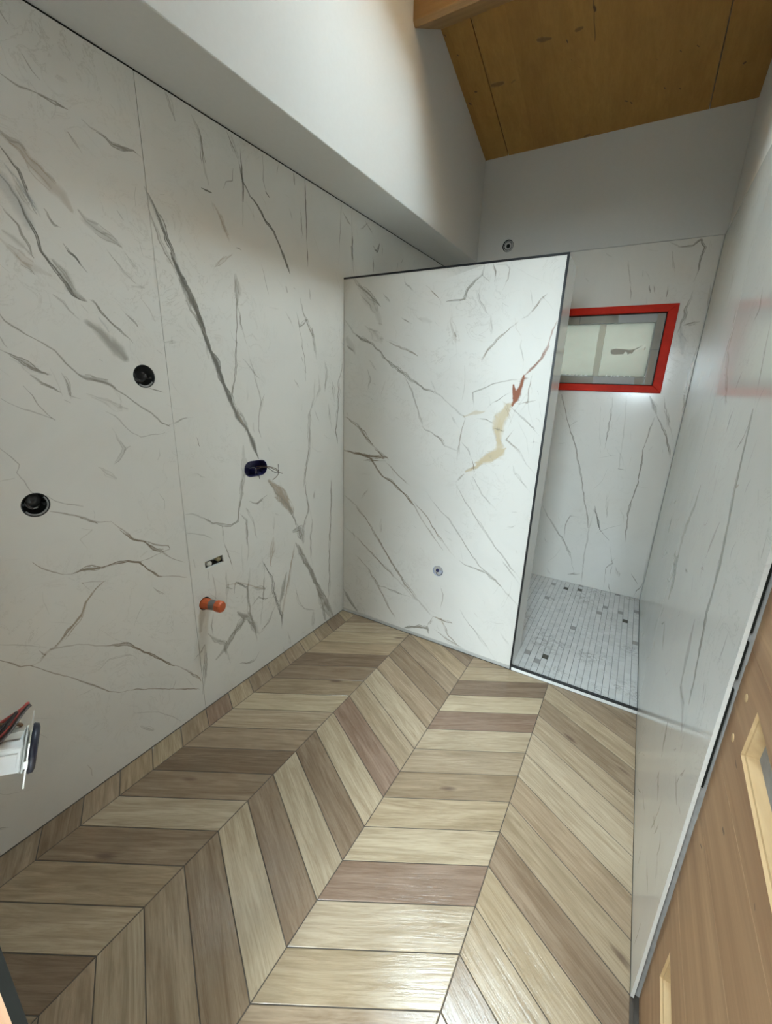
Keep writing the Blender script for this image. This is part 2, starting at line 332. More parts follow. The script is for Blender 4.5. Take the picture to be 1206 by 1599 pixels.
# ------------------------------------------------------------------ veins, with some reflections and one shade patch, traced on the slabs (mm in the plane of each slab)
VEINS = {
    'L': [
        ["g",80,61,734,2277,767,2273,795,2274,805,2276],
        ["g",80,169,778,2278,795,2276],
        ["g",75,94,840,2270,860,2261,895,2254,921,2241,951,2243,987,2250,1015,2241],
        ["g",60,175,916,2241,935,2239,981,2246],
        ["g",50,56,796,2219,812,2204,825,2180],
        ["g",55,99,908,2058,925,2036],
        ["d",95,196,1014,2160,1027,2130,1056,2069,1085,2010,1107,1932,1123,1904],
        ["g",45,148,1014,2116,1031,2055,1053,1997,1098,1915],
        ["b",45,305,627,2146,645,2136,668,2131,683,2111,708,2083,731,2061,753,2048,772,2014],
        ["g",40,117,628,2151,645,2138,663,2140,679,2128],
        ["d",75,95,615,2117,637,2094,651,2074,659,2040,665,2011,678,1977],
        ["d",75,89,608,2047,625,2028,638,2003,647,1971,657,1947,667,1919,674,1888,689,1863,709,1838,721,1810,734,1781,768,1769],
        ["s",42,740,591,2059,618,2025,639,1988,653,1946],
        ["s",50,192,624,2078,644,2053,669,2013,685,1975],
        ["g",50,108,632,2063,644,2034,656,2001,672,1979],
        ["g",45,243,698,1869,722,1840,732,1799,768,1773],
        ["g",55,134,697,1998,705,1977,718,1961,734,1961],
        ["d",90,97,733,1920,744,1897,768,1881,788,1854],
        ["g",60,95,595,1974,612,1957,626,1939,633,1913,644,1892,650,1862],
        ["g",40,288,590,1913,609,1903,631,1881,650,1862],
        ["g",55,67,616,1840,637,1830,644,1818],
        ["b",32,290,579,1891,606,1867,641,1835,686,1824],
        ["g",38,268,791,2024,809,2000,834,1985,880,1966,908,1955],
        ["g",35,86,908,1955,925,1926,961,1876],
        ["g",30,158,847,1944,872,1919,907,1875,968,1842],
        ["g",30,312,924,1844,968,1845],
        ["g",35,59,955,1991,971,1986,979,1944],
        ["g",75,92,783,1776,800,1765,811,1743,837,1717,865,1696,903,1658],
        ["g",60,167,790,1775,809,1745],
        ["g",45,321,728,1798,747,1779,774,1768],
        ["g",50,98,757,1758,772,1737],
        ["g",60,84,875,1764,898,1743,927,1713],
        ["g",35,227,681,1772,703,1754,717,1734,741,1714],
        ["g",38,571,763,1712,798,1688,832,1652,867,1603],
        ["s",40,169,804,1727,827,1686],
        ["g",20,178,644,1744,677,1745],
        ["g",35,47,567,1827,585,1811],
        ["g",38,516,771,1704,804,1669,840,1638,873,1604],
        ["g",70,74,539,1712,552,1685,567,1670,597,1652,637,1632,659,1613,679,1582,709,1550,726,1538,763,1529,811,1512,849,1480,885,1452,939,1413,972,1376,1003,1363],
        ["g",55,246,717,1543,745,1537,782,1525,821,1507],
        ["g",70,141,520,1609,546,1594,569,1580,593,1564,630,1543],
        ["s",30,237,544,1583,591,1555,638,1543],
        ["g",60,149,585,1541,609,1519,640,1505,655,1491],
        ["g",50,176,665,1549,677,1515,680,1481,706,1471],
        ["g",40,205,660,1467,676,1459],
        ["g",50,143,530,1645,544,1613],
        ["g",50,56,502,1478,518,1462,551,1441,589,1427,626,1408],
        ["g",60,71,560,1509,578,1482,589,1453,609,1424,625,1406],
        ["g",50,58,777,1428,806,1410,829,1381,853,1351,885,1331,981,1341],
        ["g",45,113,790,1373,805,1333,822,1297,795,1260,776,1245],
        ["g",45,146,818,1288,842,1303],
        ["g",30,216,723,1241,741,1222,779,1192],
        ["g",55,54,476,1337,494,1314,511,1283,499,1258,514,1233,524,1199,531,1190],
        ["g",50,62,562,1178,584,1152,613,1135,658,1118],
        ["g",45,47,458,1241,493,1244],
        ["g",55,95,933,1505,1003,1491],
        ["g",50,64,988,1642,1005,1629],
        ["g",30,134,784,1598,792,1591],
        ["g",18,274,727,1486,801,1448,853,1431],
        ["g",15,190,967,1385,1003,1364],
        ["g",30,63,517,1556,535,1535],
        ["d",85,240,1087,1980,1108,1923,1139,1869,1172,1795,1199,1710,1236,1621,1289,1491,1332,1386,1383,1325,1420,1246,1446,1177],
        ["g",60,105,1098,1920,1145,1803,1176,1767,1207,1711,1218,1675],
        ["g",35,369,1115,1897,1144,1859,1172,1795],
        ["g",30,361,1203,1674,1209,1625],
        ["g",40,355,1344,1421,1384,1347,1372,1311],
        ["b",40,160,1335,1414,1382,1318],
        ["g",60,122,1371,1972,1371,1918,1375,1869,1368,1792,1357,1714,1350,1634,1332,1539,1310,1484,1335,1422,1366,1348],
        ["g",35,302,1376,1973,1384,1920,1374,1856],
        ["g",35,226,1318,1525,1314,1478],
        ["g",65,90,1375,1869,1389,1782,1414,1702],
        ["g",40,89,1414,1702,1427,1639,1458,1542,1481,1454,1461,1380,1456,1320,1473,1272],
        ["g",40,199,1504,1484,1478,1402],
        ["g",25,93,1524,2049,1564,1920],
        ["g",25,77,1457,1902,1467,1845],
        ["d",75,160,1678,2097,1708,2043],
        ["g",60,273,1683,1982,1687,1959],
        ["g",40,151,1733,1988,1745,1983],
        ["g",60,171,1778,1950,1794,1893,1829,1837,1872,1780,1902,1661],
        ["d",60,396,1867,1819,1872,1776],
        ["g",50,145,1746,1879,1767,1814,1830,1853],
        ["g",35,99,1666,1874,1730,1795],
        ["g",40,112,1767,1814,1798,1662,1806,1550],
        ["g",50,172,1779,1669,1791,1642],
        ["g",40,129,1847,2006,1858,1948],
        ["g",45,124,1820,1743,1831,1720],
        ["g",60,190,1879,1560,1870,1466,1833,1363,1821,1187,1790,1072,1780,990,1809,810],
        ["g",35,103,1869,1414,1923,1314],
        ["g",40,195,1914,1586,1920,1509,1869,1423],
        ["g",55,169,1965,1665,1986,1606,1969,1492],
        ["g",50,211,2030,1563,2059,1437],
        ["g",50,191,2138,1666,2123,1611,2099,1547,2091,1351,2066,1267,2090,1187],
        ["g",50,209,1998,1429,2027,1289],
        ["g",45,147,2025,996,2019,758],
        ["g",40,131,1720,1556,1760,1508],
        ["g",35,255,1424,1352,1430,1307],
        ["g",35,231,1358,1253,1356,1177,1345,1101,1307,943],
        ["g",55,111,1374,976,1424,952,1491,984],
        ["b",50,482,1507,1057,1561,1013,1627,910,1674,844],
        ["g",40,155,1352,948,1369,919],
        ["g",45,105,1114,1311,1128,1270],
        ["g",45,89,1022,1670,1082,1678],
        ["g",30,79,1052,1701,1052,1675],
        ["g",30,137,990,1365,1032,1378,1082,1391,1127,1396],
        ["g",25,222,1121,1777,1151,1735,1163,1712],
        ["g",20,112,1410,1541,1390,1413],
        ["g",20,281,1561,1872,1623,1875],
        ["g",20,198,1508,1237,1537,1185],
        ["g",20,263,1703,1191,1767,1175],
        ["g",18,247,1574,1045,1596,1006],
        ["g",30,134,1863,936,1846,861],
        ["n",55,74,562,1125,599,1108,643,1086,688,1054,734,1041],
        ["n",75,107,735,1044,768,1001,803,959,842,930,875,889,906,871,936,832,997,787],
        ["n",65,65,842,933,890,904,936,883,942,866,899,865],
        ["n",60,153,895,886,914,874],
        ["n",50,74,642,1080,669,1059,692,1046],
        ["n",60,68,488,974,509,944,535,919,560,902],
        ["n",85,89,560,902,592,894,632,894,683,881,727,880,772,872,813,854,839,818,879,768,953,738,1000,716],
        ["n",60,214,592,893,632,892,662,886,690,878],
        ["n",45,68,813,856,844,855,905,864],
        ["b",30,255,821,873,849,890],
        ["b",65,133,680,828,644,804,613,774,591,733,556,706,522,674,495,654,470,647,449,628,423,629],
        ["n",55,69,674,824,644,804,616,779,592,739,559,708,522,677,495,657],
        ["n",50,59,610,850,685,826],
        ["n",40,44,610,850,634,809],
        ["g",50,40,362,744,474,669],
        ["n",75,95,481,656,512,644,564,627,689,550,724,538,762,491,807,433,869,358,972,241],
        ["g",40,50,682,584,724,538],
        ["g",30,41,636,651,682,577],
        ["n",65,69,353,694,375,668,399,638,423,629,449,600,475,564,512,529,555,477,595,424,628,379,666,350,731,317,813,262,986,139],
        ["n",35,128,456,668,469,641,445,631],
        ["g",35,57,590,427,526,430],
        ["g",55,92,875,225,889,249],
        ["g",35,73,807,677,775,634,758,600],
        ["g",30,57,781,580,809,543],
        ["g",45,60,704,218,798,152,856,77,890,27],
        ["g",30,38,393,436,438,404],
        ["g",25,58,639,870,698,840,760,828],
        ["g",30,38,501,747,558,715],
        ["g",28,83,605,489,648,511,717,491,775,448],
        ["n",30,69,641,1043,674,1028,630,1006,648,964],
        ["g",20,186,899,422,917,382],
        ["g",30,229,720,143,767,79],
        ["g",30,50,521,810,554,780],
        ["g",30,216,613,1135,649,1124],
        ["g",25,41,425,1002,459,995],
        ["g",65,109,1028,994,1062,990,1115,956,1154,921,1206,901,1251,884,1296,893,1306,948,1327,1025,1337,1088],
        ["g",45,65,1018,915,1107,881,1147,846],
        ["g",40,160,1201,894,1204,828],
        ["g",50,102,1204,828,1221,764,1245,656],
        ["g",65,145,1309,927,1351,886,1343,793,1347,712,1333,672],
        ["g",40,108,1351,946,1382,887,1406,765],
        ["g",55,114,1369,975,1420,955,1488,983],
        ["b",35,373,1519,740,1502,650,1485,588],
        ["g",35,191,1527,858,1520,758],
        ["g",30,230,1540,873,1563,858],
        ["b",50,584,1505,1058,1548,1007,1605,941,1651,855],
        ["g",60,154,1499,1059,1569,967,1640,896,1701,764,1753,668],
        ["g",45,468,1672,733,1727,727,1752,637],
        ["g",60,329,1689,657,1762,518,1834,380,1911,220,1996,95,2031,14],
        ["g",60,176,1709,641,1791,496,1864,334,1996,120],
        ["g",45,508,1944,157,1978,66,2013,4],
        ["g",40,303,1879,258,1918,144,1950,17],
        ["g",55,119,1432,665,1444,585,1427,436,1392,272],
        ["d",65,151,1441,624,1492,507,1500,424,1520,353,1554,252,1549,168],
        ["b",55,231,1682,649,1650,548,1617,436,1570,309,1553,242],
        ["g",50,287,1607,502,1576,422,1544,321],
        ["g",55,120,1345,415,1393,442,1438,411,1498,394],
        ["g",50,210,1346,631,1325,501,1326,385,1357,270,1362,185],
        ["g",45,173,1507,338,1452,262,1376,219],
        ["g",55,111,1202,668,1204,580,1190,488],
        ["g",55,171,1199,582,1231,560],
        ["d",65,111,1238,529,1254,586,1322,530,1326,443],
        ["b",40,87,1128,663,1195,593,1273,574,1442,469],
        ["g",50,77,1129,680,1138,583,1122,520],
        ["g",45,98,1114,489,1094,428,1102,370],
        ["g",50,294,1249,423,1298,370,1231,328,1197,298,1163,260,1102,231],
        ["g",35,364,1248,405,1319,359,1377,229],
        ["g",45,149,1298,370,1337,311,1364,205],
        ["g",50,163,1073,395,1113,336,1156,293,1162,251,1184,160],
        ["g",30,327,1096,355,1148,307],
        ["g",50,224,1049,345,1047,237,1013,91],
        ["g",40,129,992,299,1029,321,1049,345],
        ["g",55,170,1234,124,1286,96,1343,82,1375,115],
        ["n",60,93,939,279,998,204,1012,167],
        ["n",50,60,890,208,999,129],
        ["g",30,141,1594,121,1624,13],
        ["g",35,122,1644,425,1677,389,1694,273,1751,201,1859,136,1978,128],
        ["g",25,388,1827,140,1824,21],
        ["g",50,135,1786,1009,1784,931,1810,846,1771,765,1755,719,1751,617],
        ["g",50,140,1810,846,1836,748,1818,648,1822,507,1849,385],
        ["g",55,207,2022,967,2020,797,2001,535,1998,278,1978,128],
        ["b",40,623,1056,526,1036,424],
        ["g",25,259,1353,517,1442,469],
        ["g",40,119,1106,713,1106,622],
        ["g",40,232,1043,785,1046,744],
        ["g",20,562,1964,363,1947,323],
        ["g",30,181,1745,40,1714,44],
        ["g",25,91,1305,762,1303,566],
        ["g",30,113,1598,706,1601,646],
        ["g",30,145,1587,963,1590,898],
        ["g",35,203,1556,42,1560,-7],
        ["g",40,153,1864,935,1855,887],
        ["g",55,166,1375,2470,1409,2424,1431,2380],
        ["d",75,146,1431,2380,1447,2326,1479,2286,1518,2264,1557,2227,1610,2191,1649,2137,1682,2090,1711,2043],
        ["d",70,98,1440,2436,1448,2372,1443,2278,1433,2161],
        ["g",30,384,1400,2463,1433,2398],
        ["g",50,75,1566,2463,1560,2375,1579,2329],
        ["d",70,127,1572,2334,1594,2319],
        ["g",40,82,1660,2471,1641,2419],
        ["g",70,170,1753,2465,1759,2425],
        ["d",85,80,1832,2472,1834,2353,1838,2185,1841,2103],
        ["d",75,178,2230,2362,2225,2281,2247,2158],
        ["g",50,149,2135,2429,2210,2388],
        ["g",40,116,2123,2468,2111,2316,2099,2167],
        ["g",45,89,1794,2341,1808,2228],
        ["g",30,88,1720,2318,1744,2266],
        ["g",60,65,1343,2267,1358,2295,1392,2311,1399,2354],
        ["b",35,200,1304,2188,1330,2137,1365,2085],
        ["d",70,109,1391,2072,1415,2071],
        ["g",30,205,1281,2203,1290,2175],
        ["g",60,160,1222,2450,1255,2398,1259,2311,1274,2255],
        ["d",80,141,1240,2233,1286,2234],
        ["b",40,204,1290,2198,1330,2145,1355,2085],
        ["g",30,201,1124,2480,1154,2401],
        ["g",60,80,712,2352,728,2327,744,2314],
        ["g",60,134,676,2425,691,2402],
        ["g",70,81,649,2281,691,2275,741,2278,787,2278],
        ["g",50,100,793,2217,817,2189],
        ["g",60,71,1082,2477,1083,2464],
        ["g",30,296,2308,2399,2394,2454],
        ["d",80,141,2461,2332,2493,2325,2523,2385],
        ["g",50,239,2444,2350,2477,2328],
        ["g",60,161,2447,2291,2459,2211],
        ["g",50,233,2830,2378,2804,2338],
        ["g",50,248,2757,2324,2750,2289],
        ["g",40,176,2357,2454,2458,2397],
    ],
    'P': [
        ["g",60,209,70,2109,117,2061,183,2013,249,1955],
        ["g",28,674,104,2062,171,1989,224,1927,252,1866],
        ["g",45,99,388,2092,402,2054,456,2014],
        ["n",50,102,517,2037,563,2002,604,1963,609,1945],
        ["g",65,168,637,1957,684,1958,730,1960,746,2002,778,2038,810,2061,819,2106],
        ["g",60,73,810,2061,851,2028],
        ["g",65,141,862,2106,875,2068,875,2026],
        ["g",28,327,877,2096,923,2096,943,2074],
        ["n",35,111,941,2090,939,2034,917,1986],
        ["g",20,67,961,2080,1064,2024,1144,1990],
        ["n",45,131,1123,1964,1079,1910,1049,1871,1024,1859],
        ["n",55,116,1007,1847,982,1827,913,1772,871,1710,850,1669],
        ["n",28,202,654,1942,671,1860,698,1795,719,1682],
        ["n",50,180,697,1809,706,1790],
        ["n",25,133,871,1887,883,1826,889,1773],
        ["g",65,129,11,1895,67,1831,122,1788,203,1760,284,1692,375,1625,439,1590,539,1531,610,1518,670,1475,764,1410,788,1391],
        ["g",50,302,88,1809,190,1766],
        ["g",50,319,375,1625,407,1610],
        ["g",50,120,414,1600,467,1518,510,1415,552,1321],
        ["g",55,136,552,1321,639,1286,689,1237,759,1217],
        ["n",50,111,287,1784,344,1758,419,1732,493,1697],
        ["g",50,136,381,1892,448,1859],
        ["g",40,147,265,2017,310,1971],
        ["g",22,464,493,1886,562,1864],
        ["g",22,467,414,1941,467,1925],
        ["g",35,186,173,1628,195,1563,169,1496],
        ["g",30,121,179,1682,247,1608],
        ["g",40,207,209,1553,229,1543],
        ["n",70,165,14,1345,102,1309,176,1233,262,1159,332,1119],
        ["n",75,152,7,1144,134,1127,305,1122],
        ["r",45,118,1184,1845,1170,1808,1154,1742,1136,1683,1105,1648,1069,1612],
        ["n",40,84,1170,1750,1141,1709,1113,1657,1081,1621],
        ["r",95,328,1064,1610,1057,1562,1040,1507,1026,1464],
        ["r",80,248,1023,1566,1026,1501],
        ["o",80,703,1013,1471,982,1423,967,1364,971,1295],
        ["o",55,601,970,1394,972,1335,983,1276],
        ["o",75,907,982,1286,993,1237,935,1205],
        ["o",80,607,1003,1238,955,1208,875,1162],
        ["g",45,88,1044,1589,983,1583,926,1568,868,1542,818,1521,831,1444],
        ["g",45,88,1013,1533,963,1499,926,1478,898,1447],
        ["o",60,265,777,1395,839,1422,890,1432],
        ["g",40,97,698,1411,760,1338],
        ["g",50,108,852,1395,904,1394,936,1379],
        ["g",30,88,1032,1795,1029,1744,1055,1683,1060,1612],
        ["g",45,82,1016,1463,1070,1419,1121,1385,1175,1333],
        ["n",35,111,1104,1622,1095,1550,1098,1495,1067,1438],
        ["n",45,87,1049,1351,1016,1299,1069,1265,1116,1203],
        ["n",45,111,788,1391,773,1318,769,1234,764,1161],
        ["g",45,97,777,1267,826,1219,847,1171],
        ["n",30,93,1053,1479,1134,1497],
        ["g",25,226,1176,1708,1177,1640],
        ["g",25,99,564,1593,609,1523],
        ["g",28,907,25,1800,82,1714],
        ["g",50,188,26,1757,75,1725],
        ["d",50,68,944,1352,1001,1342],
        ["g",30,91,950,1441,948,1411],
        ["g",35,175,1137,1542,1144,1525],
        ["n",30,207,28,1375,36,1352],
        ["g",18,657,148,1859,268,1775],
        ["g",20,77,738,1929,842,1888],
        ["g",50,148,1046,1493,1060,1494],
        ["n",80,133,3,1141,128,1126,208,1107,248,1056,288,1017,379,974,455,924,519,863,584,774,648,708,723,629],
        ["n",60,146,232,1176,297,1128,328,1132],
        ["n",60,110,155,1095,311,1108],
        ["n",40,110,311,1108,401,1032,489,979],
        ["n",50,121,493,903,605,812,682,715,756,642,804,597],
        ["n",50,224,154,1134,297,1123],
        ["n",60,172,12,847,105,790,191,708,290,582,388,457,486,345,567,268,672,187],
        ["n",50,132,13,629,108,579,195,516,336,418,446,346,574,251],
        ["n",45,155,103,449,198,382,286,275,375,142,433,67],
        ["g",50,136,286,275,410,272,555,258],
        ["g",45,103,583,972,658,887,741,827,826,725,887,651,946,588,1001,559],
        ["g",55,149,827,586,894,570,991,556,1046,527,1113,469,1184,408],
        ["g",45,107,767,1031,839,930,920,841,1002,742,1080,666,1180,564],
        ["g",40,96,1061,661,1183,533],
        ["g",40,92,854,1094,925,995,1006,924],
        ["g",35,110,1066,1179,1080,1144,1122,1093,1173,1045],
        ["g",40,71,1083,1264,1128,1187,1187,1140],
        ["g",85,229,495,28,553,58,654,84,669,50],
        ["n",60,123,654,84,681,152,697,183],
        ["n",50,131,679,177,746,174,818,173],
        ["n",45,151,704,95,792,50,877,31,982,8],
        ["n",40,132,745,186,802,79,864,39],
        ["o",25,693,716,182,760,153],
        ["n",35,115,740,259,745,347,723,401],
        ["g",40,115,854,284,930,200,1015,121,1112,23],
        ["g",35,118,1100,224,1148,170,1183,136],
        ["g",50,312,7,166,70,87,132,22],
        ["g",30,97,1078,932,1124,935],
        ["g",30,97,1069,840,1115,859],
        ["o",80,370,1020,1257,968,1224,906,1179],
        ["o",80,308,906,1179,875,1141,817,1109],
        ["n",45,180,808,1098,766,1041],
        ["n",50,121,846,1181,867,1116],
        ["n",30,183,298,741,289,619],
        ["n",30,143,133,843,199,924],
        ["g",25,116,733,715,784,699],
        ["g",18,397,885,1088,968,1051],
        ["g",40,207,266,489,273,478],
        ["n",35,228,145,152,152,134],
        ["g",25,630,279,63,308,52],
        ["g",40,118,1136,726,1142,712],
    ],
    'B': [
        ["g",75,107,1038,1518,1111,1319,1192,1141,1273,901,1322,726,1365,596,1384,511],
        ["g",35,92,1121,1285,1203,1348],
        ["g",60,121,1388,1521,1397,1383,1393,1262,1393,1138],
        ["g",35,80,1317,1443,1343,1258,1377,1080],
        ["g",45,78,1470,1525,1491,1378,1502,1205,1512,1004],
        ["g",60,156,1507,1003,1548,1000],
        ["g",55,261,1613,1531,1672,1411],
        ["g",70,139,1672,1411,1750,1282,1801,1160,1814,1118],
        ["g",50,154,1693,1534,1734,1415,1802,1244],
        ["g",75,116,1666,1390,1652,1273,1642,1175,1649,1033,1649,874,1631,755,1632,636,1649,455],
        ["d",85,150,1398,696,1426,621,1465,516,1515,470,1541,444],
        ["g",45,87,1399,690,1394,552,1392,423,1389,265,1410,27],
        ["g",50,114,1555,396,1598,265,1558,216,1570,46],
        ["g",45,94,1598,265,1595,160],
        ["g",40,175,1618,244,1658,164],
        ["g",55,137,1020,635,1059,564,1147,449,1231,361,1295,242,1340,104],
        ["g",50,103,1225,400,1214,516,1238,585,1294,589],
        ["g",50,237,1296,85,1384,116],
        ["g",50,110,1732,217,1793,137],
        ["g",55,145,1829,160,1794,72,1781,29],
        ["g",25,206,1467,822,1495,621],
        ["g",30,80,1353,1065,1480,1103],
        ["g",20,311,1458,1398,1439,1342],
        ["g",25,205,1673,1157,1695,1191],
        ["g",50,154,1595,93,1626,8],
        ["g",30,132,1124,102,1169,43],
        ["g",20,228,1796,656,1795,608],
        ["g",65,140,1546,2470,1604,2437,1674,2440,1709,2462,1737,2422,1730,2338,1729,2273,1717,2230],
        ["g",35,120,1566,2419,1611,2272],
        ["d",70,168,1480,2226,1493,2184],
        ["g",60,126,1507,2229,1523,2171],
        ["g",60,175,1423,2322,1430,2287],
        ["g",50,130,1584,2218,1591,2126],
        ["g",60,177,1729,2174,1714,2096,1706,2005,1693,1935],
        ["g",70,190,1716,1981,1767,1985,1801,1995],
        ["g",40,101,1366,2234,1389,2138],
        ["g",30,110,1317,2412,1378,2198],
        ["g",40,135,1084,2304,1101,2278],
        ["g",30,207,1183,2449,1223,2422],
        ["s",35,617,1705,1958,1727,1875,1746,1803],  # no vein: soft dark blotch of the wall's uneven shading, painted in
        ["g",50,131,1821,1897,1808,1683,1820,1433],
        ["g",30,182,1751,2452,1774,2386],
        ["g",20,315,1422,2446,1491,2427],
        ["g",35,113,1685,1643,1734,1619],
        ["g",40,101,1811,2212,1824,2057],
    ],
    'R': [  # veins together with reflections in the polish, both drawn as colour
        ["g",75,255,1466,1516,1441,1424,1412,1310,1373,1208,1337,1117,1333,981,1297,900,1262,819,1238,744],
        ["g",40,438,1997,1210,2017,1124,2119,993,2127,812],
        ["g",50,888,2238,841,2068,797,2077,686],
        ["g",40,500,1788,1320,1765,1282],
        ["g",45,256,1485,1200,1519,1140,1539,1068],
        ["g",50,370,1451,896,1410,756,1388,699,1295,694,1231,662],
        ["g",50,1219,2712,893,2696,827],
        ["g",30,282,1567,1045,1529,990],
        ["g",35,181,1163,879,1117,829],
        ["g",25,392,1187,1354,1158,1325],
        ["g",40,112,1034,1289,1029,1232],
        ["g",30,177,1141,888,1100,831],
        ["g",35,378,2016,597,1879,536],
        ["g",50,359,2252,1866,2213,1802],
        ["g",45,184,1545,1740,1506,1636,1463,1530],
        ["g",40,163,1798,1868,1752,1804,1816,1751],
        ["g",35,378,2177,1798,2192,1711,1907,1520],
        ["g",50,276,1354,392,1267,367],
        ["g",50,248,1137,389,1101,372],
        ["g",45,190,1258,311,1208,320],
        ["g",40,180,1173,575,1074,559],
        ["g",40,286,1436,548,1375,438],
        ["g",35,194,1195,672,1178,633],
        ["g",35,189,1108,348,1031,315],
        ["g",35,182,1526,149,1372,183],
        ["g",30,174,1204,210,1054,219],
        ["g",30,107,1059,576,1016,584],
        ["g",30,148,1224,715,1222,669],
    ],
    'C': [
        ["k",60,338,748,2873,816,2887],
        ["k",55,298,938,2892,971,2888],
        ["k",85,176,1026,2816,1033,2836],
        ["k",60,100,1026,2787,1025,2971],
        ["k",80,122,888,2921,894,2935],
        ["k",55,352,451,3026,524,3032],
        ["k",35,263,569,3051,593,3038],
        ["k",80,147,280,2689,285,2701],
        ["k",80,119,314,2806,320,2813],
        ["k",80,149,347,3031,358,3037],
        ["k",80,176,294,3085,301,3102],
        ["k",80,136,1171,3344,1185,3352],
        ["k",80,118,1203,3361,1210,3373],
        ["k",80,96,1366,3326,1373,3335],
        ["k",80,96,1442,3353,1451,3362],
        ["k",80,82,1421,3147,1428,3157],
        ["k",80,79,1494,3146,1504,3157],
        ["k",80,191,1717,3309,1725,3304],
        ["k",50,377,939,3521,973,3511],
        ["k",70,156,885,3531,894,3542],
        ["k",50,88,900,3021,905,3028],
        ["k",50,90,938,3071,946,3080],
        ["k",40,77,1314,3153,1322,3164],
    ],
    'W': [
        ["k",70,133,843,763,828,766],
        ["k",70,81,916,630,903,635],
        ["k",50,92,655,830,648,828],
        ["k",50,92,891,884,873,882],
    ],
}

VCOL = {'g': (0.265, 0.245, 0.21), 'd': (0.15, 0.14, 0.12), 'b': (0.36, 0.30, 0.235), 's': (0.35, 0.355, 0.35), 'n': (0.20, 0.155, 0.11),
        'r': (0.26, 0.105, 0.065), 'o': (0.52, 0.435, 0.30), 'k': (0.05, 0.025, 0.012)}
def vnoise(t, seed):
    r = 0.0; a = 1.0
    for k in range(3):
        x = t * (2 ** k) + seed * 7.31 + k * 3.7; i = math.floor(x); f = x - i; f = f * f * (3 - 2 * f)
        h = lambda q: (math.sin(q * 127.1 + seed * 311.7 + k * 74.7) * 43758.5453) % 1.0
        r += a * ((h(i) * (1 - f) + h(i + 1) * f) - 0.5); a *= 0.5
    return r
def prep_veins(key):
    out = []
    for n, v in enumerate(VEINS.get(key, [])):
        c, inten, w10 = v[0], v[1] / 100.0, v[2] / 10000.0
        P = [Vector((v[3 + 2 * i] / 1000.0, v[4 + 2 * i] / 1000.0)) for i in range((len(v) - 3) // 2)]
        inten = min(1.0, inten * (1.0 if c in 'ko' else 1.22))
        hw0 = max(w10 * (0.62 if c in 'ko' else 0.80), 0.0038)
        step = min(max(0.008, hw0 * 0.7), 0.025)
        pts = []; acc = 0.0
        for i in range(len(P) - 1):
            d = P[i + 1] - P[i]; ln = d.length; k = max(1, int(ln / step))
            nrm = Vector((-d.y, d.x)) / max(ln, 1e-6)
            for j in range(k):
                q = P[i] + d * (j / k); s = acc + ln * j / k
                pts.append((q + nrm * vnoise(s / 0.035, n + 0.5) * min(0.006, 0.0022 + hw0 * 0.35), s))
            acc += ln
        pts.append((P[-1], acc))
        L = acc; ctr = np.array([[p[0].x, p[0].y] for p in pts])
        hw = np.array([hw0 * (0.80 + 0.7 * vnoise(p[1] / 0.05, n + 31.2)) * (0.35 + 0.65 * min(1.0, min(p[1], L - p[1]) / max(0.04, 2 * hw0) + (0.4 if c == 'k' else 0.0))) for p in pts])
        hw = np.maximum(hw, 0.0016)
        if c in 'gdbsn' and hw0 > 0.0065 and len(ctr) > 5:
            out.append((VCOL[c], inten * (0.62 if hw0 < 0.018 else 0.9), ctr, hw, c))
            tg = np.gradient(ctr, axis=0); tg /= np.maximum(np.linalg.norm(tg, axis=1, keepdims=True), 1e-9); pn = np.stack([-tg[:, 1], tg[:, 0]], 1)
            ns = min(5, 2 + int(hw0 / 0.010)); N_ = len(ctr)
            for s in range(ns):
                base = (s + 0.5) / ns * 2 - 1
                o = np.array([0.75 * base + 0.9 * vnoise(p[1] / 0.06, n * 3.1 + s * 5.7) for p in pts])
                i0 = int(N_ * 0.35 * abs(math.sin(n * 12.9 + s * 4.1))); i1 = N_ - int(N_ * 0.35 * abs(math.sin(n * 7.7 + s * 9.3)))
                if i1 - i0 < 4: continue
                w_ = np.clip(np.array([0.0030 + 0.22 * hw0 * abs(vnoise(p[1] / 0.03, n + s * 2.3)) for p in pts]), 0.0026, 0.011)
                k_ = np.minimum(np.arange(i1 - i0), np.arange(i1 - i0)[::-1]); w_ = w_[i0:i1] * np.clip(0.35 + k_ * 0.2, 0, 1)
                out.append((VCOL[c], min(1.0, inten * 1.05), (ctr + pn * (hw * o)[:, None])[i0:i1], w_, c))
        else:
            out.append((VCOL[c], inten, ctr, hw, c))
    return out
def flecks(key, n, a0, a1, b0, b1, angle, spread, seed):
    # small broken flecks between the drawn veins, all leaning the way the slab's veins lean
    r = random.Random(seed); out = []
    for k in range(n):
        a, b = r.uniform(a0, a1), r.uniform(b0, b1); w = math.radians(r.gauss(angle, spread)); ln = r.uniform(0.015, 0.09) * (2.2 if r.random() < 0.15 else 1)
        pts = [(a, b)]
        for j in range(2):
            w += r.gauss(0, 0.35); a += math.cos(w) * ln / 2; b += math.sin(w) * ln / 2; pts.append((a, b))
        VEINS[key].append([r.choice('ggggnb'), int(r.uniform(22, 46)), int(r.uniform(22, 60) * (2.2 if r.random() < 0.18 else 1))] + [int(q * 1000) for p in pts for q in p])
flecks('L', 130, 0.1, 3.4, 0.1, 2.4, -58, 22, 1)
flecks('P', 100, 0.05, 1.15, 0.1, 2.05, -52, 24, 2)
flecks('B', 70, 0.7, 1.8, 0.1, 2.4, -75, 25, 3)
flecks('R', 210, 1.0, 3.4, 0.05, 2.4, -66, 22, 4)
for q in VEINS['R'][-210:]: q[1] = int(q[1] * 1.6); q[2] = int(q[2] * 1.7)
